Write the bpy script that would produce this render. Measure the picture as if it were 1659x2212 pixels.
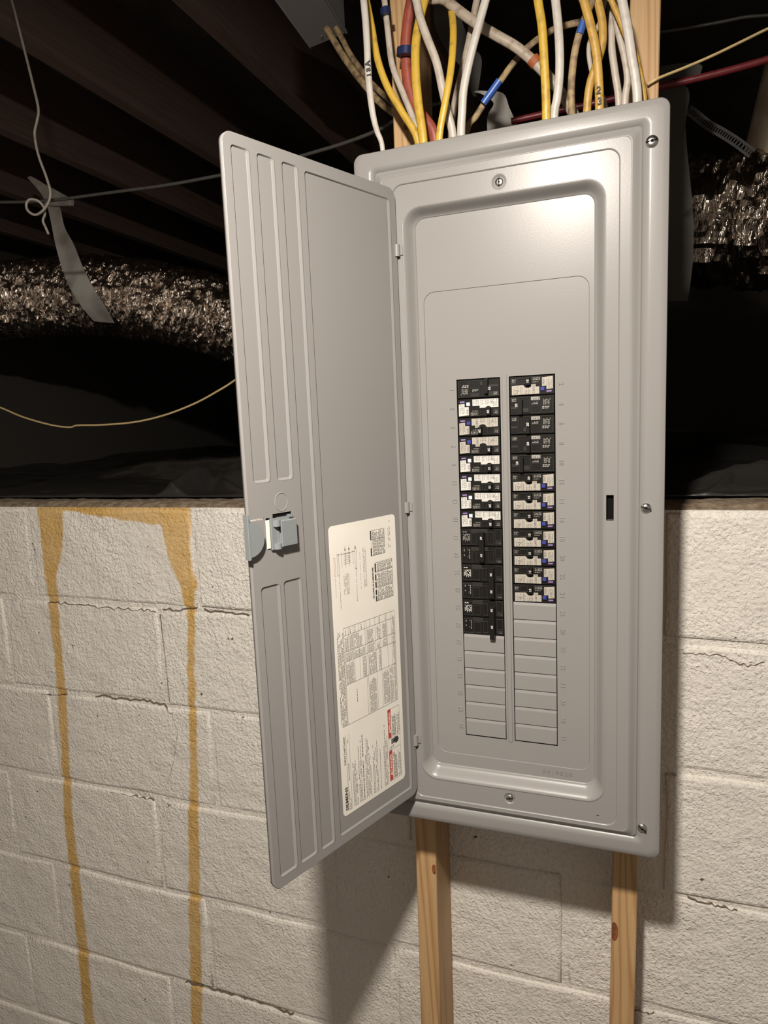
import bpy, bmesh, math, random
from mathutils import Vector, Matrix, noise
from mathutils.geometry import tessellate_polygon

for o in list(bpy.data.objects):
    bpy.data.objects.remove(o)
SC = bpy.context.scene
COL = SC.collection
RND = random.Random(7)

# ---------------------------------------------------------------- camera
CAM = Vector((0.22776, -0.88352, -0.05228))
CR = Vector((0.93948, 0.34001, -0.04204))
CU = Vector((-0.00638, 0.14007, 0.99012))
CF = Vector((-0.34254, 0.92993, -0.13376))
FPX = 1434.8
cam_data = bpy.data.cameras.new('camera')
cam = bpy.data.objects.new('camera', cam_data)
COL.objects.link(cam)
cam_data.sensor_fit = 'VERTICAL'
cam_data.sensor_height = 24.0
cam_data.sensor_width = 18.0
cam_data.lens = FPX / 2212 * 24.0
cam_data.clip_start = 0.02
cam.matrix_world = Matrix(((CR.x, CU.x, -CF.x, CAM.x), (CR.y, CU.y, -CF.y, CAM.y), (CR.z, CU.z, -CF.z, CAM.z), (0, 0, 0, 1)))
SC.camera = cam

# ---------------------------------------------------------------- world, lamp, exposure
world = bpy.data.worlds.new('world')
SC.world = world
world.use_nodes = True
bg = world.node_tree.nodes['Background']
bg.inputs[0].default_value = (1.0, 0.84, 0.70, 1)
bg.inputs[1].default_value = 0.21

lamp_data = bpy.data.lights.new('bulb', 'AREA')
lamp_data.shape = 'DISK'
lamp_data.size = 0.075
lamp_data.energy = 32.0
lamp_data.color = (1.0, 0.925, 0.83)
lamp = bpy.data.objects.new('bulb', lamp_data)
lamp.location = (0.0936, -0.8889, 0.5194)
lamp.rotation_euler = Vector((-0.12, 0.26, -0.96)).to_track_quat('-Z', 'Y').to_euler()     # a shaded lamp that points down at the wall
COL.objects.link(lamp)

SC.view_settings.view_transform = 'Standard'
SC.view_settings.look = 'None'
SC.view_settings.exposure = 0.0
SC.view_settings.gamma = 1.0
SC.view_settings.use_curve_mapping = False


def at(px, py, Y):
    """the point of the plane y=Y that lies behind pixel (px,py) of the 1659x2212 frame"""
    d = CF + CR * ((px - 829.5) / FPX) - CU * ((py - 1106.0) / FPX)
    return CAM + d * ((Y - CAM.y) / d.y)


# ---------------------------------------------------------------- materials
def mat(name, col, rough=0.5, metal=0.0, spec=0.5, bump=None, noise_col=None, coat=0.0):
    """bump=(scale, distance, detail); noise_col=(scale, colour2, low, high)"""
    m = bpy.data.materials.new(name)
    m.use_nodes = True
    nt = m.node_tree
    b = nt.nodes['Principled BSDF']
    b.inputs['Base Color'].default_value = (*col, 1)
    b.inputs['Roughness'].default_value = rough
    b.inputs['Metallic'].default_value = metal
    b.inputs['Specular IOR Level'].default_value = spec
    b.inputs['Coat Weight'].default_value = coat
    tc = nt.nodes.new('ShaderNodeTexCoord')
    if bump:
        n = nt.nodes.new('ShaderNodeTexNoise')
        n.inputs['Scale'].default_value = bump[0]
        n.inputs['Detail'].default_value = bump[2]
        nt.links.new(tc.outputs['Object'], n.inputs['Vector'])
        bp = nt.nodes.new('ShaderNodeBump')
        bp.inputs['Distance'].default_value = bump[1]
        bp.inputs['Strength'].default_value = 1.0
        nt.links.new(n.outputs['Fac'], bp.inputs['Height'])
        nt.links.new(bp.outputs['Normal'], b.inputs['Normal'])
    if noise_col:
        n2 = nt.nodes.new('ShaderNodeTexNoise')
        n2.inputs['Scale'].default_value = noise_col[0]
        n2.inputs['Detail'].default_value = 5
        nt.links.new(tc.outputs['Object'], n2.inputs['Vector'])
        r = nt.nodes.new('ShaderNodeValToRGB')
        r.color_ramp.elements[0].position = noise_col[2]
        r.color_ramp.elements[1].position = noise_col[3]
        r.color_ramp.elements[0].color = (*col, 1)
        r.color_ramp.elements[1].color = (*noise_col[1], 1)
        nt.links.new(n2.outputs['Fac'], r.inputs['Fac'])
        nt.links.new(r.outputs['Color'], b.inputs['Base Color'])
    return m


def wood_mat(name, c1, c2, rough=0.6, sc=(1.0, 1.0, 0.05)):
    m = bpy.data.materials.new(name)
    m.use_nodes = True
    nt = m.node_tree
    b = nt.nodes['Principled BSDF']
    b.inputs['Roughness'].default_value = rough
    tc = nt.nodes.new('ShaderNodeTexCoord')
    mp = nt.nodes.new('ShaderNodeMapping')
    mp.inputs['Scale'].default_value = sc
    nt.links.new(tc.outputs['Object'], mp.inputs['Vector'])
    n = nt.nodes.new('ShaderNodeTexNoise')
    n.inputs['Scale'].default_value = 12
    n.inputs['Detail'].default_value = 2
    n.inputs['Distortion'].default_value = 0.4
    nt.links.new(mp.outputs['Vector'], n.inputs['Vector'])
    mul = nt.nodes.new('ShaderNodeMath')
    mul.operation = 'MULTIPLY'
    mul.inputs[1].default_value = 26
    nt.links.new(n.outputs['Fac'], mul.inputs[0])
    sn = nt.nodes.new('ShaderNodeMath')
    sn.operation = 'PINGPONG'
    sn.inputs[1].default_value = 1
    nt.links.new(mul.outputs[0], sn.inputs[0])
    r = nt.nodes.new('ShaderNodeValToRGB')
    r.color_ramp.elements[0].position = 0.0
    r.color_ramp.elements[0].color = (*c2, 1)
    r.color_ramp.elements[1].position = 0.55
    r.color_ramp.elements[1].color = (*c1, 1)
    nt.links.new(sn.outputs[0], r.inputs['Fac'])
    n3 = nt.nodes.new('ShaderNodeTexNoise')
    n3.inputs['Scale'].default_value = 200
    nt.links.new(mp.outputs['Vector'], n3.inputs['Vector'])
    mx = nt.nodes.new('ShaderNodeMix')
    mx.data_type = 'RGBA'
    mx.blend_type = 'MULTIPLY'
    mx.inputs[0].default_value = 0.35
    nt.links.new(r.outputs['Color'], mx.inputs[6])
    nt.links.new(n3.outputs['Color'], mx.inputs[7])
    mx2 = nt.nodes.new('ShaderNodeHueSaturation')
    mx2.inputs['Saturation'].default_value = 0.0
    nt.links.new(n3.outputs['Color'], mx2.inputs['Color'])
    nt.links.new(mx2.outputs['Color'], mx.inputs[7])
    nt.links.new(mx.outputs[2], b.inputs['Base Color'])
    bp = nt.nodes.new('ShaderNodeBump')
    bp.inputs['Distance'].default_value = 0.0006
    nt.links.new(n3.outputs['Fac'], bp.inputs['Height'])
    nt.links.new(bp.outputs['Normal'], b.inputs['Normal'])
    return m


def wall_mat():
    """cream paint on concrete block, with two amber runs and an amber band (stains of the wall itself)"""
    m = bpy.data.materials.new('painted_block')
    m.use_nodes = True
    nt = m.node_tree
    L = nt.links.new
    b = nt.nodes['Principled BSDF']
    b.inputs['Roughness'].default_value = 0.62
    b.inputs['Specular IOR Level'].default_value = 0.35
    geo = nt.nodes.new('ShaderNodeNewGeometry')
    sep = nt.nodes.new('ShaderNodeSeparateXYZ')
    L(geo.outputs['Position'], sep.inputs[0])

    def math_(op, a, c=None, d=None, clamp=False):
        n = nt.nodes.new('ShaderNodeMath')
        n.operation = op
        n.use_clamp = clamp
        for i, v in enumerate((a, c, d)):
            if v is None:
                continue
            if isinstance(v, (int, float)):
                n.inputs[i].default_value = v
            else:
                L(v, n.inputs[i])
        return n.outputs[0]

    wob = nt.nodes.new('ShaderNodeTexNoise')
    wob.inputs['Scale'].default_value = 45
    wob.inputs['Detail'].default_value = 4
    L(geo.outputs['Position'], wob.inputs['Vector'])
    jit = math_('MULTIPLY', math_('SUBTRACT', wob.outputs['Fac'], 0.5), 0.012)

    def curve(pts, lo, hi, inp):
        """piecewise value over inp in [-1.75,-0.19] remapped to 0..1 -> lo..hi"""
        t = math_('DIVIDE', math_('ADD', inp, 1.75), 1.56, clamp=True)
        n = nt.nodes.new('ShaderNodeFloatCurve')
        c = n.mapping.curves[0]
        P = sorted(((z + 1.75) / 1.56, (v - lo) / (hi - lo)) for z, v in pts)
        c.points[0].location = (0, P[0][1])
        c.points[-1].location = (1, P[-1][1])
        for p in P[1:-1]:
            c.points.new(*p)
        for p in c.points:
            p.handle_type = 'VECTOR'
        n.mapping.update()
        L(t, n.inputs['Value'])
        return math_('ADD', math_('MULTIPLY', n.outputs[0], hi - lo), lo)

    def stripe(left, right, soft):
        l = curve(left, -1.1, -0.5, sep.outputs[2])
        r = curve(right, -1.1, -0.5, sep.outputs[2])
        x = math_('ADD', sep.outputs[0], jit)
        a = math_('ADD', math_('DIVIDE', math_('SUBTRACT', x, l), soft), 0.5, clamp=True)
        c = math_('ADD', math_('DIVIDE', math_('SUBTRACT', r, x), soft), 0.5, clamp=True)
        return math_('MULTIPLY', a, c)

    s1 = stripe([(-.19, -.964), (-.247, -.961), (-.351, -.960), (-.527, -.959), (-.637, -.965), (-.749, -.969), (-.914, -.983), (-1.067, -.985), (-1.23, -.988), (-1.75, -1.0)],
                [(-.19, -.888), (-.246, -.895), (-.30, -.905), (-.349, -.929), (-.405, -.930), (-.525, -.936), (-.634, -.938), (-.745, -.946), (-.91, -.957), (-1.22, -.957), (-1.75, -.968)], 0.006)
    s2 = stripe([(-.19, -.667), (-.242, -.640), (-.306, -.629), (-.353, -.608), (-.432, -.597), (-.531, -.607), (-.632, -.613), (-.736, -.621), (-.854, -.636), (-.996, -.648), (-1.148, -.661), (-1.365, -.676), (-1.75, -.69)],
                [(-.19, -.570), (-.242, -.573), (-.304, -.577), (-.351, -.571), (-.431, -.580), (-.53, -.590), (-.63, -.595), (-.733, -.601), (-.849, -.610), (-.99, -.620), (-1.14, -.631), (-1.357, -.648), (-1.75, -.66)], 0.006)
    # band along the wall top between the runs: its lower edge falls from z=-.21 to z=-.24
    xx = sep.outputs[0]
    zj = math_('ADD', sep.outputs[2], jit)
    edge = math_('ADD', math_('MULTIPLY', math_('ADD', xx, 0.89), -0.115), -0.211)
    bnd = math_('DIVIDE', math_('SUBTRACT', zj, edge), 0.005, clamp=True)
    bnd = math_('MULTIPLY', bnd, math_('DIVIDE', math_('ADD', xx, 0.965), 0.006, clamp=True))
    bnd = math_('MULTIPLY', bnd, math_('DIVIDE', math_('SUBTRACT', -0.572, xx), 0.006, clamp=True))
    front = math_('LESS_THAN', sep.outputs[1], 0.21)
    st = math_('MAXIMUM', math_('MAXIMUM', s1, s2), bnd)
    st = math_('MULTIPLY', st, front)
    big = nt.nodes.new('ShaderNodeTexNoise')
    big.inputs['Scale'].default_value = 9
    big.inputs['Detail'].default_value = 6
    L(geo.outputs['Position'], big.inputs['Vector'])
    st = math_('MULTIPLY', st, math_('ADD', math_('MULTIPLY', big.outputs['Fac'], 0.5), 0.68, clamp=True))
    # base paint
    ramp = nt.nodes.new('ShaderNodeValToRGB')
    ramp.color_ramp.elements[0].position = 0.35
    ramp.color_ramp.elements[0].color = (0.66, 0.622, 0.56, 1)
    ramp.color_ramp.elements[1].position = 0.65
    ramp.color_ramp.elements[1].color = (0.74, 0.70, 0.635, 1)
    L(big.outputs['Fac'], ramp.inputs['Fac'])
    # dark pits
    pit = nt.nodes.new('ShaderNodeTexNoise')
    pit.inputs['Scale'].default_value = 60
    pit.inputs['Detail'].default_value = 2
    L(geo.outputs['Position'], pit.inputs['Vector'])
    pm = math_('MULTIPLY', math_('SUBTRACT', 0.25, pit.outputs['Fac']), 30, clamp=True)
    mx0 = nt.nodes.new('ShaderNodeMix')
    mx0.data_type = 'RGBA'
    L(pm, mx0.inputs[0])
    L(ramp.outputs['Color'], mx0.inputs[6])
    mx0.inputs[7].default_value = (0.10, 0.08, 0.06, 1)
    mx = nt.nodes.new('ShaderNodeMix')
    mx.data_type = 'RGBA'
    L(st, mx.inputs[0])
    L(mx0.outputs[2], mx.inputs[6])
    mx.inputs[7].default_value = (0.57, 0.355, 0.11, 1)
    L(mx.outputs[2], b.inputs['Base Color'])
    # relief
    n1 = nt.nodes.new('ShaderNodeTexNoise')
    n1.inputs['Scale'].default_value = 175
    n1.inputs['Detail'].default_value = 4
    n1.inputs['Distortion'].default_value = 0.3
    L(geo.outputs['Position'], n1.inputs['Vector'])
    n2 = nt.nodes.new('ShaderNodeTexNoise')
    n2.inputs['Scale'].default_value = 22
    n2.inputs['Detail'].default_value = 3
    L(geo.outputs['Position'], n2.inputs['Vector'])
    amp = math_('ADD', math_('MULTIPLY', big.outputs['Fac'], 1.2), 0.1)
    vo = nt.nodes.new('ShaderNodeTexVoronoi')
    vo.feature = 'SMOOTH_F1'
    vo.inputs['Scale'].default_value = 150
    vo.inputs['Smoothness'].default_value = 0.6
    wv = nt.nodes.new('ShaderNodeMixRGB')
    wv.blend_type = 'ADD'
    wv.inputs[0].default_value = 0.02
    L(geo.outputs['Position'], wv.inputs[1])
    L(n1.outputs['Color'], wv.inputs[2])
    L(wv.outputs[0], vo.inputs['Vector'])
    crust = math_('SUBTRACT', math_('MULTIPLY', n1.outputs['Fac'], 1.4), math_('MULTIPLY', vo.outputs['Distance'], 0.5))
    h = math_('ADD', math_('MULTIPLY', crust, amp), math_('MULTIPLY', n2.outputs['Fac'], 1.8))
    bp = nt.nodes.new('ShaderNodeBump')
    bp.inputs['Distance'].default_value = 0.0036
    bp.inputs['Strength'].default_value = 1.0
    L(h, bp.inputs['Height'])
    L(bp.outputs['Normal'], b.inputs['Normal'])
    return m


M_PAINT = mat('grey_enamel', (0.240, 0.230, 0.221), rough=0.30, spec=0.22, bump=(420, 0.00003, 2))
M_DOOR = M_PAINT
M_BLACK = mat('black_plastic', (0.010, 0.009, 0.008), rough=0.36, spec=0.25)
M_BLACK2 = mat('grey_black_plastic', (0.026, 0.024, 0.021), rough=0.4, spec=0.3)
M_VOID = mat('dark_interior', (0.006, 0.0055, 0.005), rough=0.95, spec=0.1)
M_LATCH = mat('slate_grey_plastic', (0.20, 0.215, 0.22), rough=0.42)
M_LABEL = mat('cream_label', (0.78, 0.745, 0.675), rough=0.55, noise_col=(14, (0.74, 0.70, 0.62), 0.35, 0.65))
M_INK = mat('black_ink', (0.03, 0.028, 0.026), rough=0.6)
M_GREYINK = mat('grey_ink', (0.10, 0.092, 0.085), rough=0.6)
M_RED = mat('red_ink', (0.50, 0.045, 0.03), rough=0.55)
M_WHITEINK = mat('white_ink', (0.62, 0.60, 0.56), rough=0.6)
M_DIMINK = mat('pale_grey_ink', (0.28, 0.265, 0.24), rough=0.6)
M_STICK_W = mat('white_sticker', (0.52, 0.505, 0.47), rough=0.5)
M_STICK_G = mat('beige_sticker', (0.37, 0.34, 0.29), rough=0.5)
M_BLUE = mat('blue_button', (0.035, 0.045, 0.25), rough=0.35)
M_PALE = mat('pale_button', (0.60, 0.66, 0.74), rough=0.4)
M_PURPLE = mat('purple_tag', (0.22, 0.14, 0.34), rough=0.5)
M_STEEL = mat('zinc_steel', (0.62, 0.61, 0.58), rough=0.22, metal=1.0)
M_GALV = mat('galvanised_plate', (0.55, 0.55, 0.54), rough=0.45, metal=0.3, bump=(300, 0.0002, 3))
M_WALL = wall_mat()
M_MORTAR = mat('brown_mortar', (0.26, 0.20, 0.14), rough=0.9, bump=(120, 0.004, 5), noise_col=(60, (0.15, 0.105, 0.065), 0.4, 0.6))
M_PINE = wood_mat('pine', (0.56, 0.355, 0.17), (0.42, 0.23, 0.09))
M_KNOT = mat('pine_knot', (0.26, 0.085, 0.03), rough=0.6, noise_col=(120, (0.14, 0.05, 0.02), 0.4, 0.6))
M_JOIST = wood_mat('old_joist', (0.19, 0.125, 0.10), (0.155, 0.10, 0.08), 0.8, (1.0, 0.04, 1.0))
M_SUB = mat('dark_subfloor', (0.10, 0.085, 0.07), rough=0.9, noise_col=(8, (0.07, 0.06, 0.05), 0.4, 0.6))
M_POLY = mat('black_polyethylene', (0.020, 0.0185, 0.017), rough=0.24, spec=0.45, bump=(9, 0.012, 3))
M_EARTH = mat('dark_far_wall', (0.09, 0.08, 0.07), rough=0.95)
M_FLOOR = mat('concrete_floor', (0.22, 0.20, 0.18), rough=0.8, bump=(40, 0.001, 4))
def foil_mat(name, col, rough, sc, dist):
    m = mat(name, col, rough=rough, metal=1.0, bump=(sc, dist, 4))
    nt = m.node_tree
    n = [k for k in nt.nodes if k.type == 'TEX_NOISE'][0]
    tc = [k for k in nt.nodes if k.type == 'TEX_COORD'][0]
    mp = nt.nodes.new('ShaderNodeMapping')
    mp.inputs['Scale'].default_value = (2.0, 0.45, 0.45)
    n.inputs['Distortion'].default_value = 1.0
    nt.links.new(tc.outputs['Object'], mp.inputs['Vector'])
    nt.links.new(mp.outputs['Vector'], n.inputs['Vector'])
    return m


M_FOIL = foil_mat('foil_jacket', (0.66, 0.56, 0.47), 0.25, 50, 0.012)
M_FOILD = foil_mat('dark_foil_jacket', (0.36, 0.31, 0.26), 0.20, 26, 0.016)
M_SHEET = mat('aged_sheet_metal', (0.36, 0.29, 0.22), rough=0.45, metal=0.6, noise_col=(20, (0.26, 0.19, 0.13), 0.4, 0.6))
M_STRAP = mat('grey_strap_fabric', (0.52, 0.50, 0.46), rough=0.7, bump=(200, 0.0004, 3), noise_col=(14, (0.34, 0.32, 0.29), 0.4, 0.65))
M_STRAP_SHADE = mat('shaded_grey_strap_fabric', (0.085, 0.08, 0.072), rough=0.7, bump=(200, 0.0004, 3), noise_col=(9, (0.05, 0.045, 0.04), 0.4, 0.65))  # darker copy of the strap grey, with shade put into the colour


def cable_mat(name, c, d, lo=0.5, hi=0.75, rough=0.38):
    return mat(name, c, rough=rough, spec=0.5, bump=(60, 0.0004, 2), noise_col=(90, d, lo, hi))


M_YEL = cable_mat('yellow_jacket', (0.54, 0.345, 0.045), (0.34, 0.205, 0.035))
M_YELD = cable_mat('amber_jacket', (0.46, 0.275, 0.055), (0.26, 0.15, 0.04))
M_WHT = cable_mat('white_jacket', (0.50, 0.465, 0.42), (0.41, 0.37, 0.32))
M_BEI = cable_mat('beige_jacket', (0.45, 0.395, 0.335), (0.32, 0.265, 0.205))
M_BEID = cable_mat('soiled_beige_jacket', (0.38, 0.315, 0.25), (0.19, 0.135, 0.09))
M_TAN = cable_mat('dirty_tan_jacket', (0.34, 0.24, 0.12), (0.15, 0.10, 0.06), 0.42, 0.6, 0.6)
M_REDC = cable_mat('red_jacket', (0.31, 0.068, 0.042), (0.22, 0.045, 0.032))
M_PEX = cable_mat('dark_red_tube', (0.16, 0.018, 0.022), (0.11, 0.015, 0.016))
M_COAX = cable_mat('off_white_wire', (0.42, 0.38, 0.32), (0.32, 0.28, 0.23))
M_STRING = cable_mat('cream_wire', (0.60, 0.45, 0.22), (0.48, 0.36, 0.18))
M_GREYC = cable_mat('dark_grey_wire', (0.07, 0.066, 0.06), (0.05, 0.047, 0.043))
M_TAPE = mat('blue_tape', (0.035, 0.10, 0.36), rough=0.35)
M_NAVY = mat('navy_plastic', (0.012, 0.02, 0.07), rough=0.3)
M_STAINR = mat('rust_mark', (0.30, 0.08, 0.02), rough=0.6)


# ---------------------------------------------------------------- mesh helpers
class MB:
    def __init__(s):
        s.v, s.f, s.m, s.sm = [], [], [], []

    def add(s, verts, faces, mi=0, smooth=False):
        k = len(s.v)
        s.v += [tuple(p) for p in verts]
        for f in faces:
            s.f.append(tuple(i + k for i in f))
            s.m.append(mi)
            s.sm.append(smooth)

    def box(s, x0, x1, y0, y1, z0, z1, mi=0, ch=0.0):
        """box whose front (-y) face is chamfered by ch"""
        if ch <= 0:
            V = [(x0, y0, z0), (x1, y0, z0), (x1, y0, z1), (x0, y0, z1), (x0, y1, z0), (x1, y1, z0), (x1, y1, z1), (x0, y1, z1)]
            F = [(0, 1, 2, 3), (5, 4, 7, 6), (1, 5, 6, 2), (4, 0, 3, 7), (3, 2, 6, 7), (4, 5, 1, 0)]
        else:
            V = [(x0 + ch, y0, z0 + ch), (x1 - ch, y0, z0 + ch), (x1 - ch, y0, z1 - ch), (x0 + ch, y0, z1 - ch),
                 (x0, y0 + ch, z0), (x1, y0 + ch, z0), (x1, y0 + ch, z1), (x0, y0 + ch, z1),
                 (x0, y1, z0), (x1, y1, z0), (x1, y1, z1), (x0, y1, z1)]
            F = [(0, 1, 2, 3), (0, 4, 5, 1), (1, 5, 6, 2), (2, 6, 7, 3), (3, 7, 4, 0), (4, 8, 9, 5), (5, 9, 10, 6), (6, 10, 11, 7), (7, 11, 8, 4), (9, 8, 11, 10)]
        s.add(V, F, mi)

    def loft(s, A, B, mi=0, smooth=True):
        n = len(A)
        s.add(list(A) + list(B), [(i, (i + 1) % n, n + (i + 1) % n, n + i) for i in range(n)], mi, smooth)

    def flat(s, loops, y, mi=0):
        """planar region y=const bounded by loops of (x,z)"""
        ls = [[Vector((p[0], p[1], 0)) for p in l] for l in loops]
        allp = [p for l in loops for p in l]
        tris = tessellate_polygon(ls)
        V = [(p[0], y, p[1]) for p in allp]
        F = []
        for t in tris:
            a, b, c = (Vector((allp[i][0], allp[i][1])) for i in t)
            cr = (b - a).x * (c - a).y - (b - a).y * (c - a).x
            if abs(cr) < 1e-14:
                continue
            F.append(tuple(t) if cr > 0 else tuple(reversed(t)))
        s.add(V, F, mi)

    def build(s, name, mats, parent=None, link=True):
        me = bpy.data.meshes.new(name)
        me.from_pydata(s.v, [], s.f)
        if not isinstance(mats, (list, tuple)):
            mats = [mats]
        for m in mats:
            me.materials.append(m)
        me.polygons.foreach_set('material_index', s.m)
        me.polygons.foreach_set('use_smooth', s.sm)
        me.update()
        o = bpy.data.objects.new(name, me)
        if link:
            COL.objects.link(o)
        if parent is not None:
            o.parent = parent
        return o


def tag(o, label=None, cat=None, group=None, kind=None):
    if label:
        o['label'] = label
    if cat:
        o['category'] = cat
    if group:
        o['group'] = group
    if kind:
        o['kind'] = kind
    return o


def empty(name, loc=(0, 0, 0)):
    o = bpy.data.objects.new(name, None)
    o.empty_display_size = 0.02
    o.location = loc
    COL.objects.link(o)
    return o


def rr(x0, x1, z0, z1, r, n=7):
    """rounded rectangle, counter-clockwise seen from the front"""
    P = []
    for cx, cz, a0 in ((x1 - r, z0 + r, -90), (x1 - r, z1 - r, 0), (x0 + r, z1 - r, 90), (x0 + r, z0 + r, 180)):
        for i in range(n):
            a = math.radians(a0 + 90 * i / (n - 1))
            P.append((cx + r * math.cos(a), cz + r * math.sin(a)))
    return P


def ring(P, y):
    return [(p[0], y, p[1]) for p in P]


def circ(cx, cz, r, n=20):
    return [(cx + r * math.cos(2 * math.pi * i / n), cz + r * math.sin(2 * math.pi * i / n)) for i in range(n)]


def slope(mb, A, ya, B, yb, mi=0, steps=7):
    """rounded (s-shaped) pressed step from loop A to loop B"""
    n = len(A)
    V = []
    for k in range(steps + 1):
        t = k / steps
        e = t * t * (3 - 2 * t)
        V += [(a[0] + (b[0] - a[0]) * t, ya + (yb - ya) * e, a[1] + (b[1] - a[1]) * t) for a, b in zip(A, B)]
    mb.add(V, [(k * n + i, k * n + (i + 1) % n, (k + 1) * n + (i + 1) % n, (k + 1) * n + i) for k in range(steps) for i in range(n)], mi, True)


_glyph = {}


def glyphs(txt, bold=False):
    """triangles of a text of height 1, centred on 0,0: (verts2d, faces)"""
    if (txt, bold) in _glyph:
        return _glyph[(txt, bold)]
    cu = bpy.data.curves.new('glyph', 'FONT')
    cu.body = txt
    cu.size = 1.0
    cu.align_x = 'CENTER'
    cu.align_y = 'CENTER'
    cu.resolution_u = 2
    if bold:
        cu.offset = 0.022
    o = bpy.data.objects.new('glyph', cu)
    me = o.to_mesh()
    V = [(v.co.x, v.co.y) for v in me.vertices]
    F = [tuple(p.vertices) for p in me.polygons]
    o.to_mesh_clear()
    bpy.data.objects.remove(o)
    bpy.data.curves.remove(cu)
    if V:
        ys = [v[1] for v in V]
        xs = [v[0] for v in V]
        h = max(ys) - min(ys)
        cx, cy = (max(xs) + min(xs)) / 2, (max(ys) + min(ys)) / 2
        V = [((x - cx) / h, (y - cy) / h) for x, y in V]
    _glyph[(txt, bold)] = (V, F)
    return V, F


def put_text(mb, txt, cx, cz, h, y, rot=0, mi=0, bold=False, sx=1.0):
    V, F = glyphs(txt, bold)
    c, s = math.cos(math.radians(rot)), math.sin(math.radians(rot))
    mb.add([(cx + h * (x * sx * c - z * s), y, cz + h * (x * sx * s + z * c)) for x, z in V], F, mi)


def catmull(P, k=6):
    out = []
    n = len(P)
    for i in range(n - 1):
        p0 = P[max(i - 1, 0)]
        p1, p2 = P[i], P[i + 1]
        p3 = P[min(i + 2, n - 1)]
        for j in range(k):
            t = j / k
            out.append(0.5 * ((2 * p1) + (p2 - p0) * t + (2 * p0 - 5 * p1 + 4 * p2 - p3) * t * t + (3 * p1 - p0 - 3 * p2 + p3) * t ** 3))
    out.append(P[-1])
    return out


def tube(mb, P, w, th=None, mi=0, n=10, face=Vector((0, -1, 0)), k=5):
    """swept oval: w across the side that faces `face`, th through it; w may be a function of 0..1"""
    S = catmull([Vector(p) for p in P], k)
    rings = []
    for i, p in enumerate(S):
        t = (S[min(i + 1, len(S) - 1)] - S[max(i - 1, 0)]).normalized()
        side = t.cross(face)
        if side.length < 1e-4:
            side = t.cross(Vector((1, 0, 0)))
        side.normalize()
        up = side.cross(t).normalized()
        ww = w(i / (len(S) - 1)) if callable(w) else w
        tt = th if th else ww
        rings.append([tuple(p + side * (math.cos(2 * math.pi * a / n) * ww / 2) + up * (math.sin(2 * math.pi * a / n) * min(tt, ww) / 2)) for a in range(n)])
    mb.add([p for r_ in rings for p in r_], [(k_ * n + i, k_ * n + (i + 1) % n, (k_ + 1) * n + (i + 1) % n, (k_ + 1) * n + i) for k_ in range(len(rings) - 1) for i in range(n)], mi, True)
    mb.add(rings[0], [tuple(reversed(range(n)))], mi)
    mb.add(rings[-1], [tuple(range(n))], mi)
    return S


def dashes(rect, horizontal, pitch, th, seed, density=0.8, wmin=0.6, wmax=2.2, ragged=0.25):
    """rows of tiny bars that stand for print too small to read: (x0,x1,z0,z1) quads"""
    R = random.Random(seed)
    x0, x1, z0, z1 = rect
    out = []
    if horizontal:
        z = z1 - pitch / 2
        while z > z0 + pitch * 0.3:
            x = x0
            end = x1 - (x1 - x0) * R.random() * ragged
            while x < end:
                w = pitch * R.uniform(wmin, wmax)
                if R.random() < density:
                    out.append((x, min(x + w, end), z - th / 2, z + th / 2))
                x += w + pitch * 0.45
            z -= pitch
    else:
        for a, b, c, d in dashes((z0, z1, x0, x1), True, pitch, th, seed, density, wmin, wmax, ragged):
            out.append((c, d, a, b))
    return out


def put_quads(mb, Q, y, mi):
    for a, b, c, d in Q:
        mb.add([(a, y, c), (b, y, c), (b, y, d), (a, y, d)], [(0, 1, 2, 3)], mi)


# ================================================================ SETTING
D = 0.19
wall = MB()
wall.box(-2.4, 1.6, D + 0.0040, D + 0.19, -1.75, -0.2015)
wall_back = wall.build('wall_back', M_WALL)
tag(wall_back, 'painted concrete block half wall behind the electrical panel', kind='structure')

ZC = [-0.2015, -0.405, -0.616, -0.829, -1.046, -1.262, -1.476, -1.69]
XJ = [-0.568, -0.668, -0.563, -0.718, -0.609, -0.725, -0.60]


def block(x0, x1, z0, z1, seed, drop=(0, 0)):
    R = random.Random(seed)
    g = 0.0040
    x0, x1 = x0 - 0.0004, x1 + 0.0004
    mb = MB()
    P = []
    nx, nz = 5, 3
    for i in range(nx):
        P.append((x0 + g + (x1 - x0 - 2 * g) * i / nx, z0 + g))
    for i in range(nz):
        P.append((x1 - g, z0 + g + (z1 - z0 - 2 * g) * i / nz))
    for i in range(nx):
        P.append((x1 - g - (x1 - x0 - 2 * g) * i / nx, z1 - g))
    for i in range(nz):
        P.append((x0 + g, z1 - g - (z1 - z0 - 2 * g) * i / nz))
    P = [(x + R.uniform(-.0026, .0026), z + R.uniform(-.0026, .0026)) for x, z in P]
    cx, cz = (x0 + x1) / 2, (z0 + z1) / 2
    tilt = R.uniform(-.002, .002)
    off = R.uniform(-.0009, .0009)
    Yf = lambda x, z: D + off + tilt * (x - cx) / 0.2
    inn = [(cx + (x - cx) * 0.968, cz + (z - cz) * 0.930) for x, z in P]
    n = len(P)
    A = [(x, D + 0.0050, z) for x, z in P]
    B = [((x * .6 + a * .4), Yf(x, z) + 0.0016, (z * .6 + b * .4)) for (x, z), (a, b) in zip(P, inn)]
    C = [(x, Yf(x, z), z) for x, z in inn]
    mb.loft(A, B)
    mb.loft(B, C)
    mb.add(C, [tuple(range(n))], 0, True)
    return mb.build('block', M_WALL, wall_back)


seed = 1
for r in range(7):
    x = XJ[r]
    while x > -2.3:
        x -= 0.4245
    while x < 1.55:
        block(x, x + 0.4245, ZC[r + 1], ZC[r], seed)
        seed += 1
        x += 0.4245

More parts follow.
